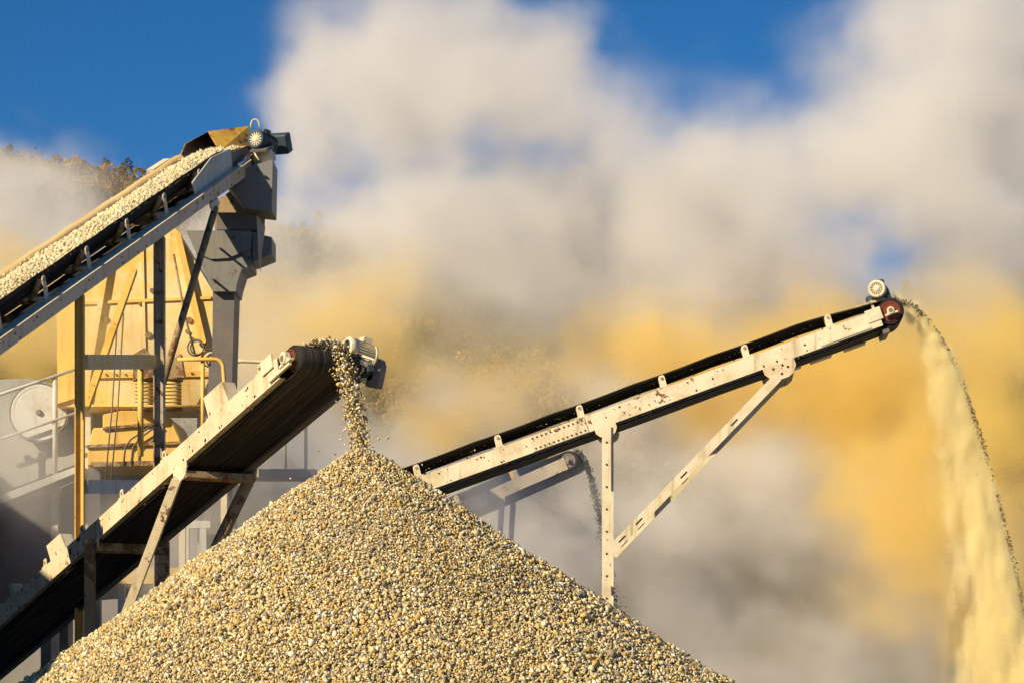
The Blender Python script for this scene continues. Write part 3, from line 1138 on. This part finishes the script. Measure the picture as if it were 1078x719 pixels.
MB().fbox(f1, -1.75, -1.05, W + 0.005, W + 0.13, 0.40, 0.56).build('far_rail_cover', M['cream_clean'], c1)
MB().cyl(f1.p(-1.62, W - 0.02, 0.50), f1.p(-1.62, W + 0.16, 0.50), 0.05, seg=14).build('far_roller', M['dark'], c1)
# drive at the head, near side
motor(c1, f1.p(0.08, -0.13, 0.53), (Vector((0.45, 1.0, 0)) * 1.0), 0.155, 0.55, M['motorblue'], M['motorblue'], grille=M['cream_clean'])
hk = MB().tube([f1.p(0.2, -0.12, 0.66) + Vector((-0.07, 0, 0))] + [f1.p(0.2, -0.12, 0.72) + Vector((math.cos(t) * 0.07, 0, math.sin(t) * 0.10)) for t in [PI - PI * k / 8 for k in range(9)]] + [f1.p(0.2, -0.12, 0.66) + Vector((0.07, 0, 0))], 0.014, 8)
hk.build('lifting_eye', M['cream_clean'], c1)
gb = MB()
gb.fbox(f1, 0.10, 0.42, -0.30, -0.04, 0.08, 0.34)
gb.cyl(f1.p(0.2, -0.33, 0.20), f1.p(0.2, -0.02, 0.20), 0.13, seg=20)
gb.build('gearbox', M['motorcream'], c1, 0.02)
MB().fbox(f1, -0.05, 0.55, -0.34, -0.05, 0.34, 0.37).build('motor_mount', M['dark'], c1)
MB().fbox(f1, 0.70, 0.92, -0.42, -0.05, 0.10, 0.42).build('belt_guard', M['motorblue'], c1, 0.02)
# lower bracket of the strut
gusset(f1, -1.75, 0.0, -1, 0.0, 0.16, 0.03).build('gusset_plate', M['grey'], c1)
# load on the belt
base = MB()
wb = 0.19 + 0.20 - 0.09


def trough1(b, a):
    t = (b - VC) / BH
    bl = smooth((0.15 - a) / 1.3)
    return 0.39 - 0.09 * bl + 0.29 * (max(0.0, abs(t) - 0.36) / 0.64) ** 1.15 * bl + 0.016


def bed(b, a):
    t = max(0.0, min(1.0, (b - 0.10) / 0.64))
    bl = smooth((0.15 - a) / 1.3)
    hi = 0.39 - 0.09 * bl + 0.02 * (1 - bl) + bl * (0.255 - 0.06 * t) + 0.06 * math.sin(PI * t) * (0.4 + 0.6 * bl)
    return max(hi, trough1(b, a) + 0.01)

xs = [0.125 + 0.58 * k / 10 for k in range(11)]
na = 60
pts, fs = [], []
for i in range(na + 1):
    a = -18.5 + (18.4) * i / na
    bl = smooth((0.35 - a) / 1.3)
    for b in xs:
        pts.append(f1.p(a, b, bed(b, a) - 0.015))
for i in range(na):
    for k in range(10):
        fs.append([i * 11 + k, (i + 1) * 11 + k, (i + 1) * 11 + k + 1, i * 11 + k + 1])
base.add(pts, fs, True)
load1 = thing('gravel_load', f1.p(-8, VC, wb), 'long bed of pale stone riding up the grey belt under the yellow hood', 'gravel')
base.build('fines_bed', M['pilecore'], load1)
Ps, Rs = [], []
for i in range(21000):
    a = rr.uniform(-13.5, 0.05)
    b = rr.uniform(0.125, 0.71) if rr.random() < 0.97 else rr.uniform(0.7, 0.76)
    bl = smooth((0.35 - a) / 1.3)
    s = min(0.045, max(0.012, rr.lognormvariate(math.log(0.018), 0.3)))
    h = 0.03 * mnoise.noise(Vector((a * 1.7, b * 3, 0.5)))
    Ps.append(f1.p(a, b, bed(b, a) + h + rr.uniform(-0.2, 0.7) * s)[:])
    Rs.append(s)
BRIGHTP = PALETTE * 0.5 + np.array([0.84, 0.74, 0.50]) * 0.5
tag(stones('stone_cover', np.array(Ps), np.array(Rs), load1, pal=BRIGHTP), kind='stuff')

# ------------------------------------------------------------------ head chute under the big conveyor
def plate(mb, poly, d, th):
    return mb.prism([at(x, y, d) for x, y in poly], (0, th, 0))


ch = thing('discharge_chute', (at(255, 300, 40.2).x, 40.2, 0), 'grey steel discharge chute below the head of the upper left conveyor', 'chute')
plate(MB(), [(236, 192), (262, 176), (287, 168), (286, 222), (256, 219), (246, 203)], 38.75, 0.8).build('head_box', M['chute'], ch)
plate(MB(), [(232, 209), (262, 187), (279, 187), (277, 243), (226, 243), (226, 222)], 39.62, 0.25).build('throat', M['rustbeam'], ch)
plate(MB(), [(228, 224), (272, 224), (272, 242), (228, 242)], 39.1, 0.5).build('throat_box', M['dark'], ch)
plate(MB(), [(196, 243), (264, 243), (264, 262), (240, 272), (222, 273), (206, 266)], 39.0, 0.9).build('upper_hopper', M['chute'], ch)
plate(MB(), [(266, 245), (286, 250), (286, 268), (266, 276)], 39.1, 0.7).build('side_hopper', M['chute'], ch)
plate(MB(), [(206, 267), (222, 274), (240, 273), (264, 263), (264, 280), (254, 284), (249, 300), (248, 307), (224, 307)], 39.05, 0.9).build('lower_hopper', M['chute'], ch)
plate(MB(), [(224, 308), (247, 308), (243, 440), (218, 440), (220, 380), (223.5, 372)], 39.2, 0.75).build('down_pipe', M['dark'], ch)
q = at(230, 440, 39.6)
MB().bar(q, (q.x, q.y, 0), 0.4, 0.6).build('column', M['dark'], ch)
cu = MB()
cu.prism([at(270, 226, 38.95), at(279, 240, 38.92), at(276, 262, 38.95), at(274, 287, 38.98), at(272, 270, 38.95), at(271, 245, 38.95)], (0, 0.03, 0))
cu.build('rubber_curtain', M['grey'], ch)
for x, y in ((254, 268), (262, 272), (279, 186), (272, 180), (246, 250), (225, 295), (232, 262)):
    MB().cyl(at(x, y, 38.70), at(x, y, 39.05), 0.02, seg=8).build('bolt', M['hole'], ch)

# ------------------------------------------------------------------ screening tower behind
hp = thing('feed_hopper', (at(150, 330, 41.2).x, 41.2, 0), 'big dusty yellow hopper plate behind the posts under the upper left conveyor', 'hopper')
front = MB()
plate(front, [(84, 305), (120, 262), (183, 238), (224, 307), (224, 392), (206, 428), (84, 428)], 41.0, 1.6)
front.build('front_plate', M['hopper'], hp)
sm_ = MB()
plate(sm_, [(86, 318), (222, 312), (222, 315), (86, 321)], 40.96, 0.038)
sm_.build('weld_band', M['yellow'], hp)
sm_ = MB()
plate(sm_, [(86, 392), (222, 390), (222, 396), (86, 398)], 40.95, 0.048)
sm_.build('flange', M['yellow'], hp)
sm_ = MB()
plate(sm_, [(148, 252), (151, 251), (154, 390), (151, 390)], 40.965, 0.033)
sm_.build('weld_band', M['hopper'], hp)
for k in range(13):
    MB().cyl(at(92 + k * 10, 393.6 + (0.9 - k * 0.16), 40.925), at(92 + k * 10, 393.6 + (0.9 - k * 0.16), 40.955), 0.02, seg=8).build('bolt', M['rustbeam'], hp)
rb = MB()
plate(rb, [(112, 262), (118, 260), (90, 428), (84.5, 428)], 40.9, 0.098)
rb.build('stiffener', M['hopper'], hp)
rb = MB()
plate(rb, [(183, 240), (190, 246), (217, 360), (210, 364)], 40.88, 0.118)
rb.build('stiffener', M['yellow'], hp)
for x, y, r in ((156, 353, 0.055), (110, 336, 0.06), (106, 345, 0.03), (199, 337, 0.05), (197, 349, 0.035), (168, 311, 0.03), (160, 306, 0.04), (147, 320, 0.028), (201, 356, 0.03)):
    MB().cyl(at(x, y, 40.95), at(x, y, 41.02), r, r * 1.1, seg=12).build('bolt', M['rustbeam'], hp)
lp = MB()
for k, (r, o) in enumerate(((8.5, 0), (7.0, 1.5))):
    lp.tube([at(206 + r * math.cos(t) + o, 366 + r * math.sin(t), 40.8 - 0.03 * k) for t in [2 * PI * i / 24 for i in range(25)]], 0.015, 6)
lp.build('hanging_cable', M['dark'], hp)
side = MB()
plate(side, [(60, 318), (83, 305), (83, 428), (60, 428)], 41.6, 1.2)
side.build('side_plate', M['yellow'], hp)
for x in (90, 215):
    q = at(x, 428, 41.9)
    MB().bar(q, (q.x, q.y, 0), 0.22, 0.22).build('leg', M['grey'], hp)

vs = thing('vibrating_feeder', (at(140, 470, 40.4).x, 40.4, 0), 'yellow vibrating feeder body standing beneath two coil springs', 'feeder')
b_ = MB()
plate(b_, [(92, 470), (98, 450), (108, 450), (108, 436), (128, 432), (166, 432), (180, 440), (190, 462), (192, 490), (92, 490)], 40.0, 1.7)
b_.build('body', M['yellow'], vs, 0.02)
b_ = MB()
plate(b_, [(90, 468), (192, 464), (192, 467), (90, 471)], 39.94, 0.058)
plate(b_, [(96, 486), (192, 484), (192, 489), (96, 491)], 39.92, 0.078)
plate(b_, [(108, 449), (166, 444), (166, 447), (108, 452)], 39.94, 0.058)
b_.build('flange', M['rustbeam'], vs)
for i in range(2):
    MB().tube([at(130 + 8 * i, 489, 39.9), at(132 + 8 * i, 470, 39.9), at(138 + 8 * i, 462, 39.88), at(152 + 6 * i, 453, 39.88), at(162 + 5 * i, 447, 39.9)], 0.016, 8).build('cable', M['dark'], vs)
for cx in (152, 181):
    sp = MB()
    pth = []
    turns = 7
    for i in range(turns * 16 + 1):
        t = 2 * PI * i / 16
        y = 401 + 27 * i / (turns * 16)
        c = at(cx, y, 39.85)
        pth.append(c + Vector((math.cos(t) * 0.145, math.sin(t) * 0.145, 0)))
    sp.tube(pth, 0.022, 8)
    s_ = sp.build('coil_spring', M['hopper'], vs)
    cap = MB()
    for y0, y1 in ((397.5, 401), (428, 431.5)):
        cap.cyl(at(cx, y0, 39.85), at(cx, y1, 39.85), 0.19, seg=24)
    cap.build('spring_seat', M['rustbeam'], s_)
br = MB()
plate(br, [(140, 373), (152, 366), (164, 380), (164, 397), (140, 397)], 39.7, 0.3)
br.build('spring_bracket', M['rustbeam'], vs)
br = MB()
plate(br, [(172, 385), (190, 372), (194, 397), (172, 397)], 39.75, 0.25)
br.build('spring_bracket', M['rustbeam'], vs)
for x in (100, 186):
    q = at(x, 490, 40.8)
    MB().bar(q, (q.x, q.y, 0), 0.2, 0.2).build('leg', M['dark'], vs)

# support frame
sf = thing('support_frame', (at(125, 450, 34.5).x, 34.5, 0), 'tall steel posts and beams carrying the upper left conveyor', 'steel frame')
p1t = f1.p(-6.55, 0.06, -0.002)
ppx = 539 + p1t.x * F / p1t.y


def frame_post(xpx, w_, mat):
    # point of the conveyor's near stringer on that line of sight
    best = min((f1.p(-a * 0.01, 0.06, -0.003) for a in range(0, 1200)), key=lambda p: abs(539 + p.x * F / p.y - xpx))
    MB().hbeam(best, (best.x, best.y, 0), w_, w_, 0.014, Vector((1, 0, 0))).build('post', mat, sf)
    return best


pA = frame_post(84, 0.125, M['yellow'])
pB = frame_post(168, 0.16, M['post'])


def tie(y0, h, mat, name='beam', ya=None):
    z0 = at(84, y0, pA.y).z
    z1 = at(168, ya or y0, pB.y).z
    MB().bar((pA.x + 0.07, pA.y, z0), (pB.x - 0.09, pB.y, z1), 0.10, h, Vector((0, 0, 1))).build(name, mat, sf)


tie(381, 0.21, M['hopper'])
tie(512, 0.19, M['lightgrey'])
s0 = f1.p(-1.75, -0.02, -0.12)
s1 = at(170, 408, 36.0)
MB().tube([s0, s0 + (s1 - s0) * 0.5, s1], 0.055, 12).build('brace', M['rustbeam'], sf)
s0 = at(141, 285, 37.0)
s1 = at(90, 430, 34.6)
MB().bar(s0, s1, 0.10, 0.10).build('brace', M['yellow'], sf)
for x in (118, 124):
    MB().tube([at(x + 6, 330, 36.5), at(x, 430, 36.3), at(x - 7, 505, 36.2)], 0.012, 6).build('cable', M['dark'], sf)
MB().tube([at(148, 388, 35.4), at(148, 480, 35.4)], 0.045, 10).build('pipe', M['yellow'], sf)
MB().tube([at(183, 268, 39.0), at(194, 330, 39.0), at(205, 372, 39.0)], 0.02, 6).build('cable', M['rustbeam'], sf)

# guard rails
gr = thing('guard_rail', (at(210, 470, 38.4).x, 38.4, 0), 'yellow tube handrail with a rounded corner beside the coil springs', 'handrail', 'handrails of the plant')
def rail(parent, pts, d, r=0.03, mat=None, nm='rail'):
    MB().tube([at(x, y, d) for x, y in pts], r, 10).build(nm, mat or M['yellow'], parent)
corner = [(226 + 9 * math.cos(t), 387 - 9 * math.sin(t)) for t in [PI / 2 - PI / 2 * k / 6 for k in range(7)]]
rail(gr, [(187, 378.5), (210, 378.2)] + corner + [(236, 400), (236, 470)], 38.4, 0.033)
rail(gr, [(96, 427), (150, 427.5), (217, 427)], 38.5, 0.022)
rail(gr, [(213.5, 380), (213.5, 470)], 38.45, 0.033, nm='rail_post')
MB().bar(at(190, 474, 38.4), at(246, 474, 38.4), 0.06, 0.6).build('walkway', M['grey'], gr)
q = at(236, 476, 38.4)
MB().bar(q, (q.x, q.y, 0), 0.1, 0.1).build('leg', M['grey'], gr)
q = at(192, 476, 38.4)
MB().bar(q, (q.x, q.y, 0), 0.1, 0.1).build('leg', M['grey'], gr)
gr2 = thing('guard_rail', (at(280, 470, 41.0).x, 41.0, 0), 'dull grey handrail in the haze right of the yellow one', 'handrail', 'handrails of the plant')
corner = [(254 - 9 * math.sin(t), 389 - 9 * math.cos(t)) for t in [PI / 2 - PI / 2 * k / 6 for k in range(7)]]
rail(gr2, [(244.5, 500), (245, 400)] + corner + [(300, 382), (330, 384)], 41.0, 0.033, M['grey'])
rail(gr2, [(245, 425), (330, 428)], 41.0, 0.022, M['grey'])
for x in (300, 322):
    rail(gr2, [(x, 383), (x, 500)], 41.05, 0.03, M['grey'], 'rail_post')
MB().bar(at(240, 500, 41.0), at(335, 500, 41.0), 0.14, 0.8).build('walkway', M['grey'], gr2)
for x in (246, 330):
    q = at(x, 504, 41.2)
    MB().bar(q, (q.x, q.y, 0), 0.14, 0.14).build('leg', M['grey'], gr2)

# grey crusher with flywheel at far left
cr = thing('rock_crusher', (at(20, 470, 42.5).x, 42.5, 0), 'grey rock crusher with a big round flywheel cover, hazy at far left', 'crusher')
b_ = MB()
plate(b_, [(-60, 402), (30, 398), (84, 410), (112, 440), (112, 478), (84, 488), (0, 520), (-60, 540)], 42.2, 2.2)
b_.build('body', M['crusher'], cr, 0.02)
b_ = MB()
plate(b_, [(-60, 542), (0, 522), (112, 480), (112, 494), (0, 538), (-60, 560)], 42.0, 2.3)
b_.build('base_beam', M['crusher'], cr)
b_ = MB()
plate(b_, [(-60, 562), (0, 540), (112, 496), (165, 500), (165, 620), (-60, 640)], 42.6, 1.8)
b_.build('lower_body', M['dark'], cr)
fw = MB()
c = at(41, 434, 41.9)
fw.lathe(c, (0, 1, 0), [(0.0, 0.0), (0.0, 0.42), (0.006, 0.43), (0.0, 0.45), (0.0, 0.485), (0.02, 0.50), (0.30, 0.50)], 48, False)
fw.build('flywheel_cover', M['lightgrey'], cr)
MB().tube([c + Vector((math.cos(t) * 0.515, 0.04, math.sin(t) * 0.515)) for t in [2 * PI * k / 48 for k in range(49)]], 0.022, 8).build('flywheel_rim', M['dark'], cr)
h_ = MB().cyl(c + Vector((0, -0.05, 0)), c + Vector((0, 0.01, 0)), 0.045, 0.06, seg=16)
h_.build('hub', M['dark'], cr)
MB().cyl(at(29, 482, 42.14), at(29, 482, 42.25), 0.06, seg=14).build('inspection_port', M['hole'], cr)
for x in (-30, 60):
    q = at(x, 560, 43.5)
    MB().bar(q, (q.x, q.y, 0), 0.5, 0.5).build('leg', M['dark'], cr)
gr3 = thing('guard_rail', (at(30, 470, 41.0).x, 41.0, 0), 'sloping grey stair rail in front of the flywheel at far left', 'handrail', 'handrails of the plant')
rail(gr3, [(-60, 436), (0, 415), (84, 387)], 41.2, 0.03, M['lightgrey'])
rail(gr3, [(-60, 484), (0, 462), (84, 433)], 41.2, 0.025, M['lightgrey'])
for x, y0, y1 in ((58, 395, 505), (-30, 425, 545)):
    rail(gr3, [(x, y0), (x, y1)], 41.25, 0.045, M['lightgrey'], 'rail_post')
b_ = MB()
plate(b_, [(-60, 543), (0, 521), (84, 489), (84, 496), (0, 530), (-60, 553)], 41.1, 0.8)
b_.build('stair_stringer', M['lightgrey'], gr3)
for x, y in ((58, 510), (-30, 545)):
    q = at(x, y, 41.7)
    MB().bar(q, (q.x, q.y, 0), 0.12, 0.12).build('leg', M['grey'], gr3)

# low plant steelwork seen under the steep conveyor
ls = thing('pipe_rack', (at(240, 600, 39).x, 39.0, 0), 'low hazy steel rack glimpsed beneath the steep conveyor', 'steel frame')
for y in (606,):
    MB().bar(at(118, y, 38.6), at(215, y, 38.9), 0.26, 0.14).build('beam', M['hopper'], ls)
for x in (128, 166, 196, 214):
    q = at(x, 552, 39.0)
    MB().bar(q, (q.x, q.y, 0), 0.11, 0.11).build('post', M['lightgrey'], ls)
MB().bar(at(120, 552, 39.0), at(222, 552, 39.0), 0.12, 0.12).build('beam', M['lightgrey'], ls)

# ------------------------------------------------------------------ faint conveyor far behind
A4 = at(606, 490, 47.0)
B4 = at(470, 549, 47.6)
f4 = Fr(A4, B4)
g4 = f4.p(-4.0, VC, 0)
c4 = thing('belt_conveyor', (g4.x, g4.y, 0), 'faint hazy conveyor far back, showing beneath the long stacker', 'conveyor', 'belt conveyors of the quarry')
conveyor_body(c4, f4, -6.2, -0.1, 0.16, 0.18, 0.10, 0.0, M['post'], [-1.2 - 1.3 * i for i in range(4)], M['dark'], seed=22, a_str=-0.16)
motor(c4, f4.p(-0.72, 0.05, 0.66), f4.v * 0.5 - f4.u, 0.17, 0.5, M['motorcream'], M['motorcream'])
MB().fbox(f4, -1.35, -0.55, 0.04, 0.5, 0.44, 0.475).build('motor_mount', M['yellow'], c4)
for b in (0.02, 0.48):
    MB().fbox(f4, -1.3, -1.2, b, b + 0.04, 0.25, 0.438).build('motor_bracket', M['yellow'], c4)
for a, b in ((-1.6, -0.03), (-1.6, W + 0.03), (-4.6, -0.03), (-4.6, W + 0.03)):
    q = f4.p(a, b, 0)
    MB().bar(q, (q.x - 0.35, q.y, 0), 0.11, 0.11).build('support_leg', M['grey'], c4)
Ps, Rs = [], []
p0 = f4.p(0.0, VC, 0.34)
for i in range(3200):
    t = 0.9 * rr.random() ** 0.8
    p = fall_path(p0, Vector((0.95 * (1 + rr.gauss(0, 0.08)), 0, 0.3)), t) + Vector((rr.gauss(0, 0.02), rr.gauss(0, 0.1), rr.gauss(0, 0.03)))
    Ps.append(p[:])
    Rs.append(rr.uniform(0.010, 0.024))
tag(stones('falling_gravel', np.array(Ps), np.array(Rs), shape='oct', pal=np.array([(0.16, 0.15, 0.14), (0.24, 0.22, 0.20), (0.34, 0.31, 0.27), (0.10, 0.09, 0.08)]), prob=np.array([.3, .3, .3, .1])), 'thin faint curtain of grey gravel falling off the hazy rear conveyor', 'gravel', kind='stuff')

# ------------------------------------------------------------------ dust
def vol_mat(name, color, dens, aniso=0.0):
    m = bpy.data.materials.new(name)
    m.use_nodes = True
    nt = m.node_tree
    nt.nodes.clear()
    out = nt.nodes.new('ShaderNodeOutputMaterial')
    pv = nt.nodes.new('ShaderNodeVolumePrincipled')
    pv.inputs['Color'].default_value = (*color, 1)
    pv.inputs['Density'].default_value = dens
    pv.inputs['Anisotropy'].default_value = aniso
    nt.links.new(pv.outputs['Volume'], out.inputs['Volume'])
    return m


def dust(name, label, mn, mx, voxel, blobs, mat, nscale=0.12, amp=1.2, warp=2.5, zstretch=1.0, seed=0.0, cap=1.3, detail=6.0, floor=0.0):
    """a volume whose density field is summed from soft ellipsoids and broken up by noise"""
    vd = bpy.data.volumes.new(name)
    vd.materials.append(mat)
    o = bpy.data.objects.new(name, vd)
    COL.objects.link(o)
    ng = bpy.data.node_groups.new(name + '_field', 'GeometryNodeTree')
    ng.interface.new_socket('Geometry', in_out='INPUT', socket_type='NodeSocketGeometry')
    ng.interface.new_socket('Geometry', in_out='OUTPUT', socket_type='NodeSocketGeometry')
    N, L = ng.nodes, ng.links
    gout = N.new('NodeGroupOutput')

    def vm(op, a, b=None):
        n = N.new('ShaderNodeVectorMath')
        n.operation = op
        for i, x in enumerate((a, b)):
            if x is None:
                continue
            if isinstance(x, (tuple, list, Vector)):
                n.inputs[i].default_value = tuple(x)
            elif isinstance(x, (int, float)):
                n.inputs['Scale'].default_value = x
            else:
                L.new(x, n.inputs[i])
        return n.outputs['Value'] if op == 'LENGTH' else n.outputs['Vector']

    def mm(op, a, b=0.0, c=0.0):
        n = N.new('ShaderNodeMath')
        n.operation = op
        for i, x in enumerate((a, b, c)):
            if isinstance(x, (int, float)):
                n.inputs[i].default_value = x
            else:
                L.new(x, n.inputs[i])
        return n.outputs[0]

    def ns(vec, scale, det, col=False):
        n = N.new('ShaderNodeTexNoise')
        n.inputs['Scale'].default_value = scale
        n.inputs['Detail'].default_value = det
        n.inputs['Roughness'].default_value = 0.62
        L.new(vec, n.inputs['Vector'])
        return n.outputs['Color'] if col else n.outputs['Fac']
    pos = N.new('GeometryNodeInputPosition').outputs[0]
    ps = vm('ADD', vm('MULTIPLY', pos, (1, 1, zstretch)), (seed, seed * 1.7, seed * 0.6))
    wv = vm('SCALE', vm('SUBTRACT', ns(ps, nscale * 0.9, 3, True), (0.5, 0.5, 0.5)), warp * 2)
    wp = vm('ADD', pos, wv)
    tot = None
    for (c, r, wt) in blobs:
        d = vm('LENGTH', vm('DIVIDE', vm('SUBTRACT', wp, c), r))
        mr = N.new('ShaderNodeMapRange')
        mr.interpolation_type = 'SMOOTHSTEP'
        mr.inputs['From Min'].default_value = 1.0
        mr.inputs['From Max'].default_value = 0.15
        L.new(d, mr.inputs['Value'])
        v = mm('MULTIPLY', mr.outputs[0], wt)
        tot = v if tot is None else mm('ADD', tot, v)
    n2 = ns(vm('ADD', ps, vm('SCALE', wv, 0.6)), nscale, detail)
    big = ns(vm('ADD', ps, (7.0, 3.0, 9.0)), nscale * 0.36, 2)
    nn = mm('MULTIPLY_ADD', big, 0.6, mm('MULTIPLY', n2, 0.7))
    er = mm('MULTIPLY_ADD', nn, amp * 2, -amp * 1.3)
    dn = mm('MINIMUM', mm('MAXIMUM', mm('MULTIPLY', mm('MINIMUM', tot, 1.0), mm('ADD', er, mm('MULTIPLY', mm('MINIMUM', tot, 1.2), 0.55))), floor), cap)
    vc = N.new('GeometryNodeVolumeCube')
    L.new(dn, vc.inputs['Density'])
    vc.inputs['Min'].default_value = mn
    vc.inputs['Max'].default_value = mx
    for i, ax in enumerate('XYZ'):
        vc.inputs['Resolution ' + ax].default_value = max(4, int((mx[i] - mn[i]) / voxel))
    sm = N.new('GeometryNodeSetMaterial')
    sm.inputs['Material'].default_value = mat
    L.new(vc.outputs[0], sm.inputs['Geometry'])
    L.new(sm.outputs[0], gout.inputs[0])
    md = o.modifiers.new('field', 'NODES')
    md.node_group = ng
    tag(o, label, 'dust', kind='stuff')
    return o


def blob(px, py, d, rx, rz, ry, w_):
    """a puff seen about (px,py) at distance d, radii rx, rz in picture px, depth radius ry in metres"""
    s = d / F
    return (at(px, py, d), (rx * s, ry, rz * s), w_)


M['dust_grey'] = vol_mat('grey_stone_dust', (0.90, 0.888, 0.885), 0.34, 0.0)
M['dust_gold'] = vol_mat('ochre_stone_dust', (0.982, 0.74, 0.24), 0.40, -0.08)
M['dust_sand'] = vol_mat('sand_dust', (0.9994, 0.875, 0.50), 12.0, -0.35)

GREY = [
    blob(760, 290, 74, 520, 230, 11, 0.5), blob(880, 250, 72, 160, 90, 8, 0.8), blob(470, 145, 76, 150, 90, 8, 0.7),
    blob(400, 200, 78, 190, 200, 13, 1.0), blob(540, 190, 80, 220, 180, 13, 1.0), blob(650, 235, 80, 260, 125, 13, 1.0),
    blob(900, 250, 78, 280, 170, 13, 1.0), blob(1080, 180, 80, 240, 210, 13, 1.0), blob(760, 210, 82, 230, 115, 11, 1.0),
    blob(420, 60, 82, 140, 140, 12, 0.9), blob(1000, 50, 84, 220, 130, 12, 0.9), blob(560, 60, 84, 150, 120, 11, 0.95), blob(340, 150, 80, 80, 130, 10, 0.9), blob(420, 215, 72, 150, 90, 8, 1.2), blob(50, 205, 77, 170, 52, 9, 1.15), blob(260, 250, 74, 90, 60, 7, 0.9), blob(730, 510, 70, 210, 90, 8, 1.0), blob(890, 540, 72, 160, 90, 8, 0.9), blob(620, 440, 70, 120, 70, 6, 0.8), blob(560, 330, 66, 110, 80, 4, 0.35),
    blob(60, 285, 76, 200, 105, 10, 1.1), blob(-10, 215, 78, 130, 75, 10, 1.0),
    blob(560, 590, 70, 450, 140, 11, 0.7), blob(900, 600, 74, 330, 150, 11, 0.7), blob(150, 560, 62, 330, 140, 10, 0.7),
    blob(310, 390, 76, 225, 190, 12, 1.0), blob(540, 710, 70, 800, 120, 12, 0.7), blob(760, 380, 80, 330, 140, 11, 0.9), blob(470, 470, 74, 190, 110, 10, 1.0),
    blob(10, 480, 39.9, 170, 140, 2.8, 1.2), blob(570, 560, 43.8, 180, 130, 2.6, 0.95), blob(290, 480, 43.5, 120, 120, 3, 0.7), blob(218, 203, 38.0, 42, 30, 0.8, 0.8),
    blob(120, 590, 40.5, 170, 90, 2.5, 0.8),
]
GOLD = [
    blob(690, 380, 72, 170, 85, 7, 1.1), blob(860, 430, 70, 230, 120, 7, 1.1), blob(1020, 470, 60, 150, 220, 9, 1.2),
    blob(370, 350, 70, 190, 125, 8, 0.95), blob(760, 400, 74, 420, 150, 9, 0.35), blob(1000, 590, 58, 190, 130, 8, 1.15), blob(890, 510, 66, 170, 90, 7, 0.8), blob(20, 350, 60, 140, 90, 7, 0.9), blob(110, 350, 64, 240, 120, 8, 1.1), blob(1040, 360, 72, 130, 75, 8, 1.0), blob(540, 440, 70, 150, 65, 7, 0.7),
    blob(80, 370, 39.4, 90, 75, 1.6, 0.95),
]
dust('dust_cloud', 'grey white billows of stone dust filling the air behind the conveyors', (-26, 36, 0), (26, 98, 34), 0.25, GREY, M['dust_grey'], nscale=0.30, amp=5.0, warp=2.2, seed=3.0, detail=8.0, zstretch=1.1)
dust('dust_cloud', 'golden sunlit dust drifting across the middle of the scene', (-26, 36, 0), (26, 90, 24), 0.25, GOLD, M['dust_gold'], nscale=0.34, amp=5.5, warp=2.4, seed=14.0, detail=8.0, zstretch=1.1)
NEAR = [
    blob(70, 345, 39.4, 80, 60, 1.2, 0.35), blob(10, 510, 39.6, 180, 110, 3.0, 0.85), blob(130, 590, 39.0, 190, 110, 3.0, 1.2), blob(300, 520, 41.0, 150, 130, 3.5, 1.1),
    blob(560, 545, 43.4, 170, 120, 3.0, 1.6), blob(40, 390, 40.0, 110, 50, 1.6, 0.3), blob(430, 560, 42.0, 160, 110, 3.5, 0.9),
]
M['dust_near'] = vol_mat('drifting_grey_dust', (0.95, 0.94, 0.94), 0.50, 0.0)
dust('dust_cloud', 'thin grey dust drifting low round the crusher and under the conveyors', (-13, 34.6, 0), (7, 46, 9), 0.16, NEAR, M['dust_near'], nscale=0.45, amp=3.4, warp=1.6, seed=23.0, detail=7.0, zstretch=0.75)
# bright fines blown off the inside of the sand fall
SAND = []
for k in range(22):
    h = -0.03 + 7.4 * (k / 21) ** 1.3
    xo, xi = arc_x(h), inner_x(h)
    dh = 0.16 + 0.60 * (k / 21)
    for fr_, wt in ((0.26, 1.25), (0.62, 0.55)):
        SAND.append(((ARC0.x + xo - (xo - xi) * fr_ - 0.03, ARC0.y, ARC0.z - h), ((xo - xi) * (0.42 if fr_ < 0.5 else 0.62) + 0.05, 0.22 + 0.03 * h, dh), wt * (1.5 if k < 5 else 1.0)))
dust('sand_dust', 'bright cream dust trailing along the sand fall at the right', (5.2, 35.0, -0.1), (9.4, 37.6, 8.2), 0.05, SAND, M['dust_sand'], nscale=2.4, amp=2.6, warp=0.25, seed=5.0, zstretch=0.35)
